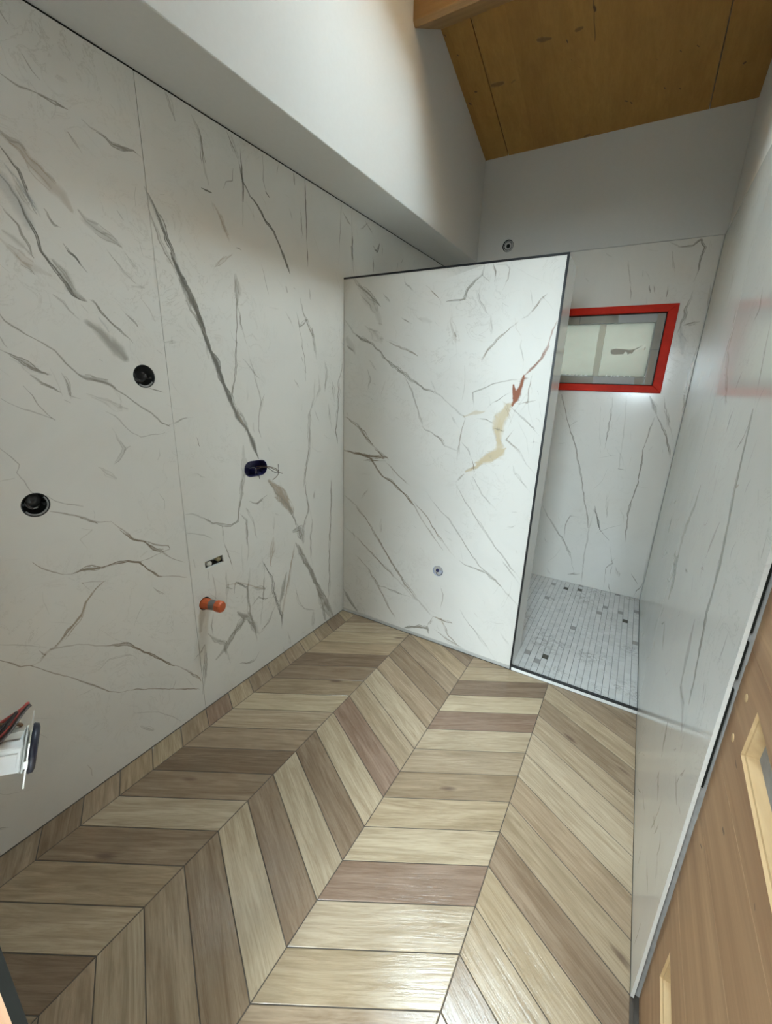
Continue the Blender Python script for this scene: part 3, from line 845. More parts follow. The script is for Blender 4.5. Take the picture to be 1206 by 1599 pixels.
def inside(pts, poly):
    x, y = pts[:, 0], pts[:, 1]; r = np.zeros(len(pts), bool); n = len(poly)
    for i in range(n):
        x1, y1 = poly[i]; x2, y2 = poly[(i + 1) % n]
        c = ((y1 > y) != (y2 > y)); xi = (x2 - x1) * (y - y1) / ((y2 - y1) if abs(y2 - y1) > 1e-12 else 1e-12) + x1
        r ^= c & (x < xi)
    return r
def slab_mesh(outline, holes, veins):
    """2-D triangulation of a slab face that carries the veins as real edges; returns 2-D verts, tris, rgba, borders"""
    pts = [tuple(p) for p in outline]; edges = [(i, (i + 1) % len(outline)) for i in range(len(outline))]
    for h in holes:
        b = len(pts); pts += [tuple(p) for p in h]; edges += [(b + i, b + (i + 1) % len(h)) for i in range(len(h))]
    O = np.array(outline); lo = O.min(0) - 0.03; hi = O.max(0) + 0.03
    use = []
    for col, inten, ctr, hw, kind in veins:
        if ctr[:, 0].max() < lo[0] or ctr[:, 0].min() > hi[0] or ctr[:, 1].max() < lo[1] or ctr[:, 1].min() > hi[1]: continue
        use.append((col, inten, ctr, hw, kind))
        t = np.gradient(ctr, axis=0); t /= np.maximum(np.linalg.norm(t, axis=1, keepdims=True), 1e-9); nn = np.stack([-t[:, 1], t[:, 0]], 1)
        offs = [0.0, 0.45, -0.45, 1.0, -1.0]
        for o in offs:
            q = ctr + nn * hw[:, None] * o
            keep = inside(q, outline)
            for h in holes: keep &= ~inside(q, h)
            prev = None
            for k in range(len(q)):
                if not keep[k]: prev = None; continue
                pts.append((float(q[k, 0]), float(q[k, 1])))
                if o == 0.0 and prev is not None: edges.append((prev, len(pts) - 1))
                prev = len(pts) - 1
        ends = [ctr[0] - t[0] * hw[0], ctr[-1] + t[-1] * hw[-1]]
        for e in ends:
            if inside(np.array([e]), outline)[0] and not any(inside(np.array([e]), h)[0] for h in holes): pts.append((float(e[0]), float(e[1])))
    r = delaunay_2d_cdt([Vector(p) for p in pts], edges, [], 0, 1e-5)
    V = np.array([(v.x, v.y) for v in r[0]]); F = [tuple(f) for f in r[2]]
    cen = np.array([V[list(f)].mean(0) for f in F]); ok = inside(cen, outline)
    for h in holes: ok &= ~inside(cen, h)
    F = [f for f, k in zip(F, ok) if k]
    F = [f if (V[f[1]][0] - V[f[0]][0]) * (V[f[2]][1] - V[f[0]][1]) - (V[f[1]][1] - V[f[0]][1]) * (V[f[2]][0] - V[f[0]][0]) > 0 else f[::-1] for f in F]
    rgb = np.zeros((len(V), 3)); al = np.zeros(len(V))
    for col, inten, ctr, hw, kind in sorted(use, key=lambda u: (u[4] == 'r') - (u[4] in 'so') * 2 - u[3].mean()):
        m = hw.max() * 1.05
        sel = np.where((V[:, 0] > ctr[:, 0].min() - m) & (V[:, 0] < ctr[:, 0].max() + m) & (V[:, 1] > ctr[:, 1].min() - m) & (V[:, 1] < ctr[:, 1].max() + m))[0]
        if not len(sel) or len(ctr) < 2: continue
        A = ctr[:-1]; D = ctr[1:] - A; dd = np.maximum((D ** 2).sum(1), 1e-12)
        W = V[sel][:, None, :] - A[None]; t = np.clip((W * D[None]).sum(2) / dd[None], 0, 1)
        dist = np.linalg.norm(W - t[..., None] * D[None], axis=2) / (hw[:-1][None] * (1 - t) + hw[1:][None] * t)
        x = dist.min(1)
        a = inten * (np.clip((4.0 if kind in 'ok' else 3.0) * (1 - x), 0, 1) if kind in 'okr' else np.clip(1.5 * (1 - x), 0, 1) if hw.max() > 0.02 else 0.62 * np.clip(1.9 * (1 - x / 0.55), 0, 1) + 0.38 * np.clip(1 - x, 0, 1))
        c = np.array(col)[None]
        na = al[sel] + a - al[sel] * a
        rgb[sel] = np.where(na[:, None] > 1e-6, (rgb[sel] * (al[sel] * (1 - a))[:, None] + c * a[:, None]) / np.maximum(na, 1e-6)[:, None], c)
        al[sel] = na
    zero = al < 1e-6
    if zero.any() and (~zero).any(): rgb[zero] = (0.25, 0.23, 0.2)
    return V, F, np.concatenate([rgb, al[:, None]], 1)
def slab(name, outline, holes, veins, to3d, depth, m, parent, mirror=False, **props):
    """a tile slab: veined face + the rim of the outline and of every hole, going back by depth"""
    V, F, rgba = slab_mesh(outline, holes, veins)
    if mirror: F = [f[::-1] for f in F]
    v3 = [to3d(a, b, 0.0) for a, b in V]; n0 = len(v3); col = [tuple(c) for c in rgba]; Fs = list(F)
    for loop in [outline] + list(holes):
        b = len(v3); k = len(loop)
        v3 += [to3d(a, c, 0.0) for a, c in loop] + [to3d(a, c, depth) for a, c in loop]; col += [(0.3, 0.3, 0.3, 0.0)] * (2 * k)
        Fs += [(b + i, b + (i + 1) % k, b + k + (i + 1) % k, b + k + i) for i in range(k)]
    me = bpy.data.meshes.new(name); me.from_pydata([tuple(p) for p in v3], [], Fs); me.update()
    at = me.color_attributes.new('vein', 'FLOAT_COLOR', 'POINT'); at.data.foreach_set('color', np.array(col, dtype=np.float32).ravel())
    return link(name, me, m, parent, **props)
def circle(cx, cy, r, n=28, rx=None):
    return [(cx + (rx or r) * math.cos(2 * math.pi * i / n), cy + r * math.sin(2 * math.pi * i / n)) for i in range(n)]
def stadium(cx, cy, half, r, tilt=0.0, n=14):
    out = []
    for s, a0 in ((1, -90), (-1, 90)):
        for i in range(n + 1):
            w = math.radians(a0 + 180 * i / n); x = s * half + r * math.cos(w); y = r * math.sin(w)
            out.append((cx + x * math.cos(tilt) - y * math.sin(tilt), cy + x * math.sin(tilt) + y * math.cos(tilt)))
    return out
def rect(a0, a1, b0, b1): return [(a0, b0), (a1, b0), (a1, b1), (a0, b1)]

# ------------------------------------------------------------------ the room: walls
GAP = 0.0008
# left wall
wl = MB().box(-0.22, -0.07, -0.1, 3.75, 0, 4.4).build('wall_left', M['core'], kind='structure')
BOX1, BOX2, OVAL, PIPE = (0.928, 1.547), (0.530, 1.152), (1.4265, 1.1325), (1.0755, 0.5525)
SLOT = [(1.095, 0.717), (1.197, 0.7185), (1.193, 0.755), (1.095, 0.752)]
lholes = [circle(*BOX1, 0.0405), circle(*BOX2, 0.0385), stadium(*OVAL, 0.034, 0.039, -0.03), SLOT, circle(*PIPE, 0.0315)]
VL = prep_veins('L')
toL = lambda a, b, dpt: (-dpt, a, b)
edgesL = [0.06, 1.0195, 2.2215, 3.5225]
for k in range(3):
    a0, a1 = edgesL[k] + GAP, edgesL[k + 1] - GAP
    hs = [h for h in lholes if a0 < h[0][0] < a1]
    slab('marble_slab', rect(a0, a1, 0.004, ZT - 0.006), hs, VL, toL, 0.012, M['marble'], wl)
# bulkhead above the left wall: a plastered box with a flat underside
bk = MB().box(-0.07, XS, -0.1, 3.53, ZT, 4.4).build('wall_left_bulkhead', M['plaster'], kind='structure')
bevel(bk, 0.004)
MB().box(-0.07, -0.0005, 0.0, 3.53, ZT - 0.0055, ZT - 0.001).build('joint_shade_strip', M['rubber'], wl)  # black strip paints the shade of the thin gap under the bulkhead

# back wall with the window opening
WX0, WX1, WZ0, WZ1 = 0.72, 1.6696, 1.5508, 2.1079
b = MB()
b.box(-0.1, WX0, YB + 0.0105, YB + 0.26, -0.05, 4.4).box(WX1, 2.05, YB + 0.0105, YB + 0.26, -0.05, 4.4)
b.box(WX0, WX1, YB + 0.0105, YB + 0.26, -0.05, WZ0).box(WX0, WX1, YB + 0.0105, YB + 0.26, WZ1, ZT)
b.box(WX0, WX1, YB + 0.0105, YB + 0.26, ZT, 4.4)
wb = b.build('wall_back', M['plaster'], kind='structure')
HOLE = (0.504, 2.567)
toB = lambda a, c, dpt: (a, YB + dpt, c)
VB = prep_veins('B')
win_o = [(WX0, WZ0), (WX0, WZ1), (WX1, WZ1), (WX1, WZ0)]
for x0, x1 in ((0.004, 0.6258), (0.628, 1.8235)):
    slab('marble_slab', rect(x0, x1, 0.02, 1.546), [], VB, toB, 0.010, M['marble'], wb)
slab('marble_slab', rect(0.004, 0.6258, 1.5482, ZT - 0.003), [], VB, toB, 0.010, M['marble'], wb)
slab('marble_slab', [(0.628, 1.5482), (WX0, 1.5482), (WX0, WZ1), (WX1, WZ1), (WX1, 1.5482), (1.8235, 1.5482), (1.8235, ZT - 0.003), (0.628, ZT - 0.003)], [], VB, toB, 0.010, M['marble'], wb)
slab('plaster_panel', rect(XS, 1.9, ZT + 0.001, 3.35), [circle(*HOLE, 0.041)], [], lambda a, c, dpt: (a, YB + 0.002 + dpt, c), 0.008, M['plaster'], wb)

# right wall: core, plaster above, slabs on adhesive, bare timber towards the door
wr = MB().box(1.878, 2.05, -0.075, 3.75, -0.05, 4.4).build('wall_right', M['core'], kind='structure')
MB().box(1.834, 1.878, -0.075, 3.53, ZT + 0.001, 4.4).build('plaster_panel', M['plaster'], wr)
MB().box(1.848, 1.877, 1.05, 3.53, 0.0, ZT).build('backing_board', M['core'], wr)
VR = prep_veins('R')
toR = lambda a, c, dpt: (XR + dpt, a, c)
slab('marble_slab', [(0.957, 0.003), (2.2095, 0.003), (2.2095, ZT - 0.003), (1.029, ZT - 0.003)], [], VR, toR, 0.0078, M['marble'], wr, mirror=True)
slab('marble_slab', rect(2.2117, 3.5225, 0.003, ZT - 0.003), [], VR, toR, 0.0085, M['marble'], wr, mirror=True)
def edge_y(z): return 0.957 + 0.029 * z
m_ = MB()
for k in range(24):
    z0 = 0.003 + k * 0.103; z1 = z0 + 0.1035
    j = 0.006 + 0.006 * rnd.random()
    m_.hexa([(1.8346, edge_y(z0) + j, z0), (1.8475, edge_y(z0) + j, z0), (1.8475, 1.3, z0), (1.8346, 1.3, z0),
             (1.8346, edge_y(z1) + j, z1), (1.8475, edge_y(z1) + j, z1), (1.8475, 1.3, z1), (1.8346, 1.3, z1)])
m_.build('adhesive_bed', M['adhesive'], wr)
for z0, z1 in ((0.72, 0.975), (1.00, 1.085), (1.105, 1.28)):       # dark strips painting the shade of the gaps behind the slab edge
    MB().hexa([(1.8346, edge_y(z0) + 0.001, z0), (1.8390, edge_y(z0) + 0.001, z0), (1.8390, edge_y(z0) + 0.05, z0), (1.8346, edge_y(z0) + 0.05, z0),
               (1.8346, edge_y(z1) + 0.001, z1), (1.8390, edge_y(z1) + 0.001, z1), (1.8390, edge_y(z1) + 0.05, z1), (1.8346, edge_y(z1) + 0.05, z1)]).build('gap_shade_strip', M['rubber'], wr)
# bare timber boards with two cut-outs
VW = prep_veins('W')
toW = lambda a, c, dpt: (1.847 + dpt, a, c)
CUTS = [[(0.22, 0.835), (0.877, 0.911), (0.870, 1.013), (0.22, 0.925)], [(0.22, 0.165), (0.885, 0.241), (0.878, 0.340), (0.22, 0.264)]]
zs = [0.0, 0.142, 0.43, 0.655, 0.815, 1.07, 1.29, 1.52, 1.77, 2.02, 2.26, ZT - 0.002]
for k in range(len(zs) - 1):
    hs = [c for c in CUTS if zs[k] < c[0][1] and c[2][1] < zs[k + 1]]
    slab('timber_board', rect(-0.07, 1.2, zs[k] + 0.0006, zs[k + 1] - 0.0006), hs, VW, toW, 0.031, M['timber'], wr, mirror=True)
for c in CUTS:
    cx = sum(p[0] for p in c) / 4; cy = sum(p[1] for p in c) / 4
    def ring(ins, dpt): return [toW(p[0] - ins * (1 if p[0] > cx else -1), p[1] - ins * (1 if p[1] > cy + 0.12 * (p[0] - cx) else -1), dpt) for p in c]
    loops = [ring(0.0, -0.0004), ring(0.003, 0.004), ring(0.007, 0.005), ring(0.009, 0.024)]
    v = [p for l in loops for p in l]; f = [(4 * i + k, 4 * i + (k + 1) % 4, 4 * i + 4 + (k + 1) % 4, 4 * i + 4 + k) for i in range(3) for k in range(4)]
    lin = obj('cutout_lining', v, f, M['fresh'], wr, label='pale fresh-cut wood lining of the cut-out')
    obj('cutout_back', ring(0.0085, 0.0235), [(0, 1, 2, 3)], M['adhesive'], lin)
for yy, zz in ((0.940, 0.992), (0.939, 0.897)):
    MB().lathe([(0.0, -0.0012), (0.0075, -0.0012), (0.0085, -0.0002), (0.0085, 0.004)], (1.847, yy, zz), (1, 0, 0), 20).build('wood_plug', M['fresh'], wr, True)

# front wall (the camera stands in its doorway) and an unseen hall shell added to meter the fill light
wf = MB().box(-0.07, 1.045, -0.08, 0.05, 0, 4.4).box(1.69, 2.05, -0.08, 0.05, 0, 4.4).box(1.045, 1.69, -0.08, 0.05, 2.15, 4.4).build('wall_front', M['plaster'], kind='structure')
dj = thing('door_frame', (1.06, -0.02, 0), 'bare timber door lining with a black rubber seal, cut by the lower left edge', 'door frame')
del dj['category']; del dj['label']; dj['kind'] = 'structure'; dj.name = 'door_1'
local(dj, MB().box(1.045, 1.078, -0.085, 0.040, 0.0, 2.13)).build('jamb', M['jamb'], dj)
local(dj, MB().box(1.045, 1.080, 0.040, 0.051, 0.0, 2.13)).build('rubber_seal', M['rubber'], dj)
local(dj, MB().box(1.045, 1.69, -0.085, 0.040, 2.115, 2.15)).build('head_jamb', M['jamb'], dj)
local(dj, MB().box(1.66, 1.69, -0.085, 0.040, 0.0, 2.115)).build('jamb', M['jamb'], dj)  # unseen right side of the doorway, brought in to cut the hall light
hall = MB()
hall.box(-1.0, -0.85, -2.7, -0.08, 0, 2.6).box(-1.0, 3.05, -2.8, -2.62, 0, HALL_BACK_FILL['z0']).box(-1.0, 3.05, -2.8, -2.62, HALL_BACK_FILL['z1'], 2.6)
hall.box(-1.0, HALL_BACK_FILL['x0'], -2.8, -2.62, HALL_BACK_FILL['z0'], HALL_BACK_FILL['z1']).box(HALL_BACK_FILL['x1'], 3.05, -2.8, -2.62, HALL_BACK_FILL['z0'], HALL_BACK_FILL['z1'])
hall.box(-1.0, 3.05, -2.8, HALL_ROOF_FILL['y0'], 2.6, 2.7).box(-1.0, 3.05, HALL_ROOF_FILL['y1'], 0.05, 2.6, 2.7).box(-1.0, HALL_ROOF_FILL['x0'], HALL_ROOF_FILL['y0'], HALL_ROOF_FILL['y1'], 2.6, 2.7).box(HALL_ROOF_FILL['x1'], 3.05, HALL_ROOF_FILL['y0'], HALL_ROOF_FILL['y1'], 2.6, 2.7)
hall.box(2.90, 3.05, -2.8, 0.05, 0, 2.6).box(1.90, 3.05, -0.2, -0.06, 0, 2.6).box(-1.0, -0.07, -0.2, -0.08, 0, 2.6)
hall.build('wall_hall', M['plaster'], kind='structure')
MB().box(-1.0, 3.05, -2.8, -0.5, -0.2, -0.002).build('floor_hall', M['adhesive'], kind='structure')

# ------------------------------------------------------------------ ceiling: sloping boards with a roof window, one trimmer beam
def toC(a, y, dpt): return (a, y, ceil_z(y) + dpt)
b = MB()
def roof(x0, x1, y0, y1):
    b.hexa([(x0, y0, ceil_z(y0) + 0.03), (x1, y0, ceil_z(y0) + 0.03), (x1, y1, ceil_z(y1) + 0.03), (x0, y1, ceil_z(y1) + 0.03),
            (x0, y0, ceil_z(y0) + SHAFT), (x1, y0, ceil_z(y0) + SHAFT), (x1, y1, ceil_z(y1) + SHAFT), (x0, y1, ceil_z(y1) + SHAFT)])
roof(-0.25, SKY['x0'], -0.3, 3.8); roof(SKY['x1'], 2.1, -0.3, 3.8); roof(SKY['x0'], SKY['x1'], -0.3, SKY['y0']); roof(SKY['x0'], SKY['x1'], SKY['y1'], 3.8)
ce = b.build('ceiling', M['core'], kind='structure')
VC = prep_veins('C')
sky_h = [(SKY['x0'], SKY['y0']), (SKY['x1'], SKY['y0']), (SKY['x1'], SKY['y1']), (SKY['x0'], SKY['y1'])]
for x0, x1 in ((-0.75, 0.4405), (0.4405, 1.609), (1.609, 2.78)):
    slab('ceiling_board', rect(max(x0, 0.2) + 0.0026, min(x1, 1.95) - 0.0026, -0.05, 3.545), [sky_h] if x0 < 1 < x1 else [], VC, toC, 0.029, M['spruce_ceiling'], ce, mirror=True)
zc = ceil_z(2.667)
sec = [(2.667, zc + 0.004), (2.365, 3.246), (2.345, 3.262), (2.336, ceil_z(2.336) + 0.004)]
v = [(x, y, z) for x in (0.25, 1.86) for y, z in sec]; n = len(sec)
beam = obj('ceiling_beam', v, [tuple(range(n))[::-1], tuple(range(n, 2 * n))] + [(i, (i + 1) % n, n + (i + 1) % n, n + i) for i in range(n)], M['spruce_beam'], kind='structure')
bevel(beam, 0.006)
w2 = thing('window_2', (pm[0], pm[1], ceil_z(pm[1]) + 0.15), '', ''); del w2['label']; del w2['category']; w2['kind'] = 'structure'
b = MB(); X0, X1, Y0, Y1 = SKY['x0'], SKY['x1'], SKY['y0'], SKY['y1']
def well(x0, x1, y0, y1, lo, hi):
    return [(x0, y0, ceil_z(y0) + lo), (x1, y0, ceil_z(y0) + lo), (x1, y1, ceil_z(y1) + lo), (x0, y1, ceil_z(y1) + lo),
            (x0, y0, ceil_z(y0) + hi), (x1, y0, ceil_z(y0) + hi), (x1, y1, ceil_z(y1) + hi), (x0, y1, ceil_z(y1) + hi)]
T = 0.012
b.hexa(well(X0, X0 + T, Y0, Y1, -0.004, SHAFT - 0.01)).hexa(well(X1 - T, X1, Y0, Y1, -0.004, SHAFT - 0.01)).hexa(well(X0 + T, X1 - T, Y0, Y0 + T, -0.004, SHAFT - 0.01)).hexa(well(X0 + T, X1 - T, Y1 - T, Y1, -0.004, SHAFT - 0.01))
local(w2, b).build('window_reveal', M['spruce_shaft'], w2)
local(w2, MB().hexa(well(X0 + T, X1 - T, Y0 + T, Y1 - T, SHAFT - 0.04, SHAFT - 0.036))).build('pane', M['glass'], w2)

# ------------------------------------------------------------------ half-height shower wall
wp = MB().box(0.0, XE - 0.011, YP + 0.011, YP + TP - 0.011, 0.0, ZP - 0.011).build('wall_partition', M['core'], kind='structure')
PB = (0.7005, 0.490)
VP = prep_veins('P')
toP = lambda a, c, dpt: (a, YP + dpt, c)
slab('marble_slab', rect(0.003, XE - 0.0095, 0.0235, ZP - 0.0095), [circle(*PB, 0.0335)], VP, toP, 0.011, M['marble'], wp)
slab('marble_slab', rect(YP + 0.006, YP + TP - 0.001, 0.02, ZP - 0.0095), [], [], lambda a, c, dpt: (XE - dpt, a, c), 0.011, M['marble'], wp)
slab('marble_slab', rect(0.003, XE - 0.0095, YP + 0.006, YP + TP - 0.001), [], [], lambda a, c, dpt: (a, c, ZP - dpt), 0.011, M['marble'], wp)
slab('marble_slab', rect(0.003, XE - 0.0095, 0.02, ZP - 0.0095), [], [], lambda a, c, dpt: (a, YP + TP - dpt, c), 0.011, M['marble'], wp, mirror=True)
bevel(MB().box(0.0, XE + 0.0005, YP - 0.0008, YP + 0.006, ZP - 0.0095, ZP + 0.0005).build('edge_trim', M['black'], wp), 0.001)
bevel(MB().box(XE - 0.0095, XE + 0.0008, YP - 0.001, YP + 0.006, 0.0, ZP - 0.0095).build('edge_trim', M['black'], wp), 0.001)
# step of the shower: white upstand and black edge
st = MB().box(XE, XR, YP + 0.0005, YP + 0.012, 0.0, 0.0195).build('trim_1', M['edgewhite'], kind='structure')
MB().box(0.0, XE, YP + 0.0030, YP + 0.012, 0.0, 0.0225).build('foot_strip', M['footgrey'], wp)
bevel(MB().box(XE - 0.0005, XR, YP - 0.0012, YP + 0.012, 0.0195, 0.031).build('edge_trim', M['black'], st), 0.001)

# ------------------------------------------------------------------ floor: chevron planks
fl = MB().box(-0.1, 1.9, -0.6, 3.75, -0.2, -0.0085).build('floor', M['grout'], kind='structure')
MB().box(0.0, 1.835, -0.5, YP, -0.0085, -0.0016).build('grout', M['grout'], fl)
TONE = {'P': (0.385, 0.306, 0.208), 'l': (0.340, 0.262, 0.174), 't': (0.305, 0.226, 0.147), 'm': (0.268, 0.197, 0.129), 'd': (0.222, 0.158, 0.104),
        'D': (0.180, 0.125, 0.082), 'R': (0.232, 0.157, 0.113)}
RX = [-0.3225, 0.108, 0.5374, 0.9725, 1.4025, 1.834]
STEP, Y3, YA = 0.1345, 2.1445, 0.2464
TN = [dict(zip(range(-3, 18), 'mldmlmmmlRmlttdmmtmlm')), dict(zip(range(-3, 18), 'mmlltDdmPlmDdPdtlDmtl')), dict(zip(range(-3, 18), 'mdtmdtPlRPdPdPdtltmtl')),
      dict(zip(range(-3, 18), 'mmlDPRPlmlPRPlmltmltm')), dict(zip(range(-3, 18), 'tmmlmlPPtldlldPltmltm'))]
def clip_poly(poly, f):
    out = []
    for i in range(len(poly)):
        p, q = poly[i], poly[(i + 1) % len(poly)]; a, c = f(p), f(q)
        if a >= 0: out.append(p)
        if (a >= 0) != (c >= 0):
            t = a / (a - c); out.append((p[0] + (q[0] - p[0]) * t, p[1] + (q[1] - p[1]) * t))
    return out
def inset(poly, d):
    n = len(poly); out = []
    for i in range(n):
        a, p, c = Vector(poly[i - 1]), Vector(poly[i]), Vector(poly[(i + 1) % n])
        e1 = (p - a).normalized(); e2 = (c - p).normalized(); n1 = Vector((-e1.y, e1.x)); n2 = Vector((-e2.y, e2.x))
        k = 1 + n1.dot(n2)
        out.append(tuple(p + (n1 + n2) * (d / max(k, 0.35))))
    return out
for ci in range(5):
    xa, xb = RX[ci], RX[ci + 1]; left_odd = ci % 2 == 0
    for i in range(-3, 20):
        y0, y1 = Y3 - i * STEP, Y3 - (i + 1) * STEP
        if left_odd: poly = [(xa, y1), (xb, y1 - YA), (xb, y0 - YA), (xa, y0)]
        else: poly = [(xa, y1 - YA), (xb, y1), (xb, y0), (xa, y0 - YA)]
        poly = inset(poly, 0.0014)
        for f in (lambda p: p[0] - 0.0008, lambda p: XR - 0.001 - p[0], lambda p: YP - 0.003 - p[1], lambda p: p[1] + 0.5):
            poly = clip_poly(poly, f)
            if len(poly) < 3: break
        if len(poly) < 3: continue
        ar = 0.5 * sum(poly[k - 1][0] * poly[k][1] - poly[k][0] * poly[k - 1][1] for k in range(len(poly)))
        if abs(ar) < 2e-4: continue
        cl = []
        for p in poly:
            if not cl or (Vector(p) - Vector(cl[-1])).length > 2e-3: cl.append(p)
        if (Vector(cl[0]) - Vector(cl[-1])).length < 2e-3: cl.pop()
        if len(cl) < 3: continue
        poly = cl; n = len(poly); ip = inset(poly, 0.0011)
        h = rnd.uniform(-0.0002, 0.0002)
        v = [(x, y, -0.0085) for x, y in poly] + [(x, y, -0.0011 + h) for x, y in poly] + [(x, y, h) for x, y in ip]
        f = [tuple(range(2 * n, 3 * n))] + [(k, (k + 1) % n, n + (k + 1) % n, n + k) for k in range(n)] + [(n + k, n + (k + 1) % n, 2 * n + (k + 1) % n, 2 * n + k) for k in range(n)]
        o = obj('floor_plank', v, f, M['plank'], fl)
        dirv = Vector((xb - xa, YA * (-1 if left_odd else 1))).normalized(); per = Vector((-dirv.y, dirv.x))
        uvl = o.data.uv_layers.new(name='UVMap')
        for lp in o.data.loops:
            q = Vector(o.data.vertices[lp.vertex_index].co[:2]); uvl.data[lp.index].uv = (q.dot(dirv), q.dot(per))
        t = TONE[TN[ci].get(i, 'l')]; j = rnd.uniform(0.95, 1.06)
        o.color = (t[0] * j, t[1] * j, t[2] * j * rnd.uniform(0.97, 1.03), 1)

# shower floor: marble mosaic, long columns with staggered joints
sf = MB().box(0.0, XR, YP + 0.012, YB, 0.0, 0.0175).build('floor_shower', M['mgrout'], kind='structure')
CW, CL, GM = 0.0332, 0.046, 0.0022
TILE_TONES = [(0.482, 0.475, 0.460), (0.504, 0.497, 0.482), (0.471, 0.464, 0.445), (0.490, 0.479, 0.460), (0.453, 0.445, 0.431), (0.058, 0.050, 0.037), (0.263, 0.255, 0.242)]
def tile_geo(x0, x1, y0, y1):
    b_ = 0.0012; z0, z1, z2 = 0.0165, 0.0196, 0.0202
    v = [(x0, y0, z0), (x1, y0, z0), (x1, y1, z0), (x0, y1, z0), (x0, y0, z1), (x1, y0, z1), (x1, y1, z1), (x0, y1, z1),
         (x0 + b_, y0 + b_, z2), (x1 - b_, y0 + b_, z2), (x1 - b_, y1 - b_, z2), (x0 + b_, y1 - b_, z2)]
    f = [(8, 9, 10, 11)] + [(k, (k + 1) % 4, 4 + (k + 1) % 4, 4 + k) for k in range(4)] + [(4 + k, 4 + (k + 1) % 4, 8 + (k + 1) % 4, 8 + k) for k in range(4)]
    return v, f
protos = []
for t in TILE_TONES:
    v, f = tile_geo(-CW / 2 + GM / 2, CW / 2 - GM / 2, -CL / 2 + GM * 0.25, CL / 2 - GM * 0.25)
    me = bpy.data.meshes.new('mosaic_tile'); me.from_pydata(v, [], f); me.update()
    at = me.color_attributes.new('tone', 'FLOAT_COLOR', 'POINT'); at.data.foreach_set('color', np.array([(*t, 1)] * len(v), dtype=np.float32).ravel())
    me.materials.append(M['mosaic']); protos.append(me)
cells = []
ncol = int(XR / CW) + 1
for c in range(ncol):
    x1 = XR - 0.002 - c * CW; x0 = max(x1 - CW, 0.0)
    off = (0.0, 0.5, 0.22, 0.74)[c % 4] * CL
    y = YP + 0.0135 - (off if off else 0)
    while y < YB - 0.006:
        ya, yb = max(y, YP + 0.0135), min(y + CL, YB - 0.002); y += CL
        if yb - ya < 0.006 or x1 - x0 < 0.006: continue
        r = rnd.random(); k = 5 if r < 0.011 else 6 if r < 0.035 else rnd.randrange(5)
        cells.append((x0, x1, ya, yb, k))
vis = [q for q in cells if q[0] > XE - 0.05 + (q[2] - YP) * -0.30 and abs(q[1] - q[0] - CW) < 1e-6 and abs(q[3] - q[2] - CL) < 1e-6]
vis.sort(key=lambda q: (Vector(((q[0] + q[1]) / 2, (q[2] + q[3]) / 2, 0)) - CAM).length)
single = set(id(q) for q in vis[:300]); v_all, f_all, c_all = [], [], []
for q in cells:
    if id(q) in single:
        o = bpy.data.objects.new('mosaic_tile', protos[q[4]]); o.parent = sf; o.location = ((q[0] + q[1]) / 2, (q[2] + q[3]) / 2, rnd.uniform(-0.0002, 0.0002)); COL.objects.link(o)
    else:
        v, f = tile_geo(q[0] + GM / 2, q[1] - GM / 2, q[2] + GM * 0.25, q[3] - GM * 0.25); b0 = len(v_all)
        v_all += v; f_all += [tuple(b0 + k for k in t) for t in f]; c_all += [(*TILE_TONES[q[4]], 1)] * len(v)
me = bpy.data.meshes.new('mosaic_tiles'); me.from_pydata(v_all, [], f_all); me.update()
at = me.color_attributes.new('tone', 'FLOAT_COLOR', 'POINT'); at.data.foreach_set('color', np.array(c_all, dtype=np.float32).ravel())
link('mosaic_field', me, M['mosaic'], sf, kind='stuff')

# ------------------------------------------------------------------ shower window
w1 = thing('window_1', (1.195, YB, WZ0), '', ''); del w1['label']; del w1['category']; w1['kind'] = 'structure'
def wpart(name, mb, m, parent=None, **p):
    return local(w1, mb).build(name, m, w1 if parent is None else parent, **p)
IX0, IX1, IZ0, IZ1 = WX0 + 0.052, 1.6155, 1.597, 2.064
y0, y1 = YB - 0.014, YB + 0.20
def bar(p): return MB().hexa([(p[0][0], y1, p[0][1]), (p[0][0], y0, p[0][1]), (p[1][0], y0, p[1][1]), (p[1][0], y1, p[1][1]), (p[3][0], y1, p[3][1]), (p[3][0], y0, p[3][1]), (p[2][0], y0, p[2][1]), (p[2][0], y1, p[2][1])])
o4 = [(WX0 - 0.002, WZ0 - 0.002), (WX1 + 0.002, WZ0 - 0.002), (WX1 + 0.002, WZ1 + 0.002), (WX0 - 0.002, WZ1 + 0.002)]; i4 = [(IX0, IZ0), (IX1, IZ0), (IX1, IZ1), (IX0, IZ1)]
for k in range(4):
    a, c = k, (k + 1) % 4
    bevel(wpart('frame_bar', bar([o4[a], o4[c], i4[c], i4[a]]), M['red'], label='red-painted frame bar' if False else 'glossy red painted bar'), 0.0025)
GX0, GX1, GZ0, GZ1 = 0.825, 1.556, 1.655, 2.005
sy0, sy1 = YB + 0.022, YB + 0.075
s4 = [(IX0, IZ0), (IX1, IZ0), (IX1, IZ1), (IX0, IZ1)]; g4 = [(GX0, GZ0), (GX1, GZ0), (GX1, GZ1), (GX0, GZ1)]
for k in range(4):
    a, c = k, (k + 1) % 4
    y0, y1 = sy0, sy1
    bevel(wpart('sash_bar', bar([s4[a], s4[c], g4[c], g4[a]]), M['sash']), 0.003)
for k in range(4):                                                   # black strips standing in for the dark gap between frame and sash
    a, c = k, (k + 1) % 4
    q4 = [(IX0 + 0.006, IZ0 + 0.006), (IX1 - 0.006, IZ0 + 0.006), (IX1 - 0.006, IZ1 - 0.006), (IX0 + 0.006, IZ1 - 0.006)]
    y0, y1 = sy0 - 0.003, sy0 + 0.004
    wpart('frame_gap_strip', bar([s4[a], s4[c], q4[c], q4[a]]), M['rubber'])
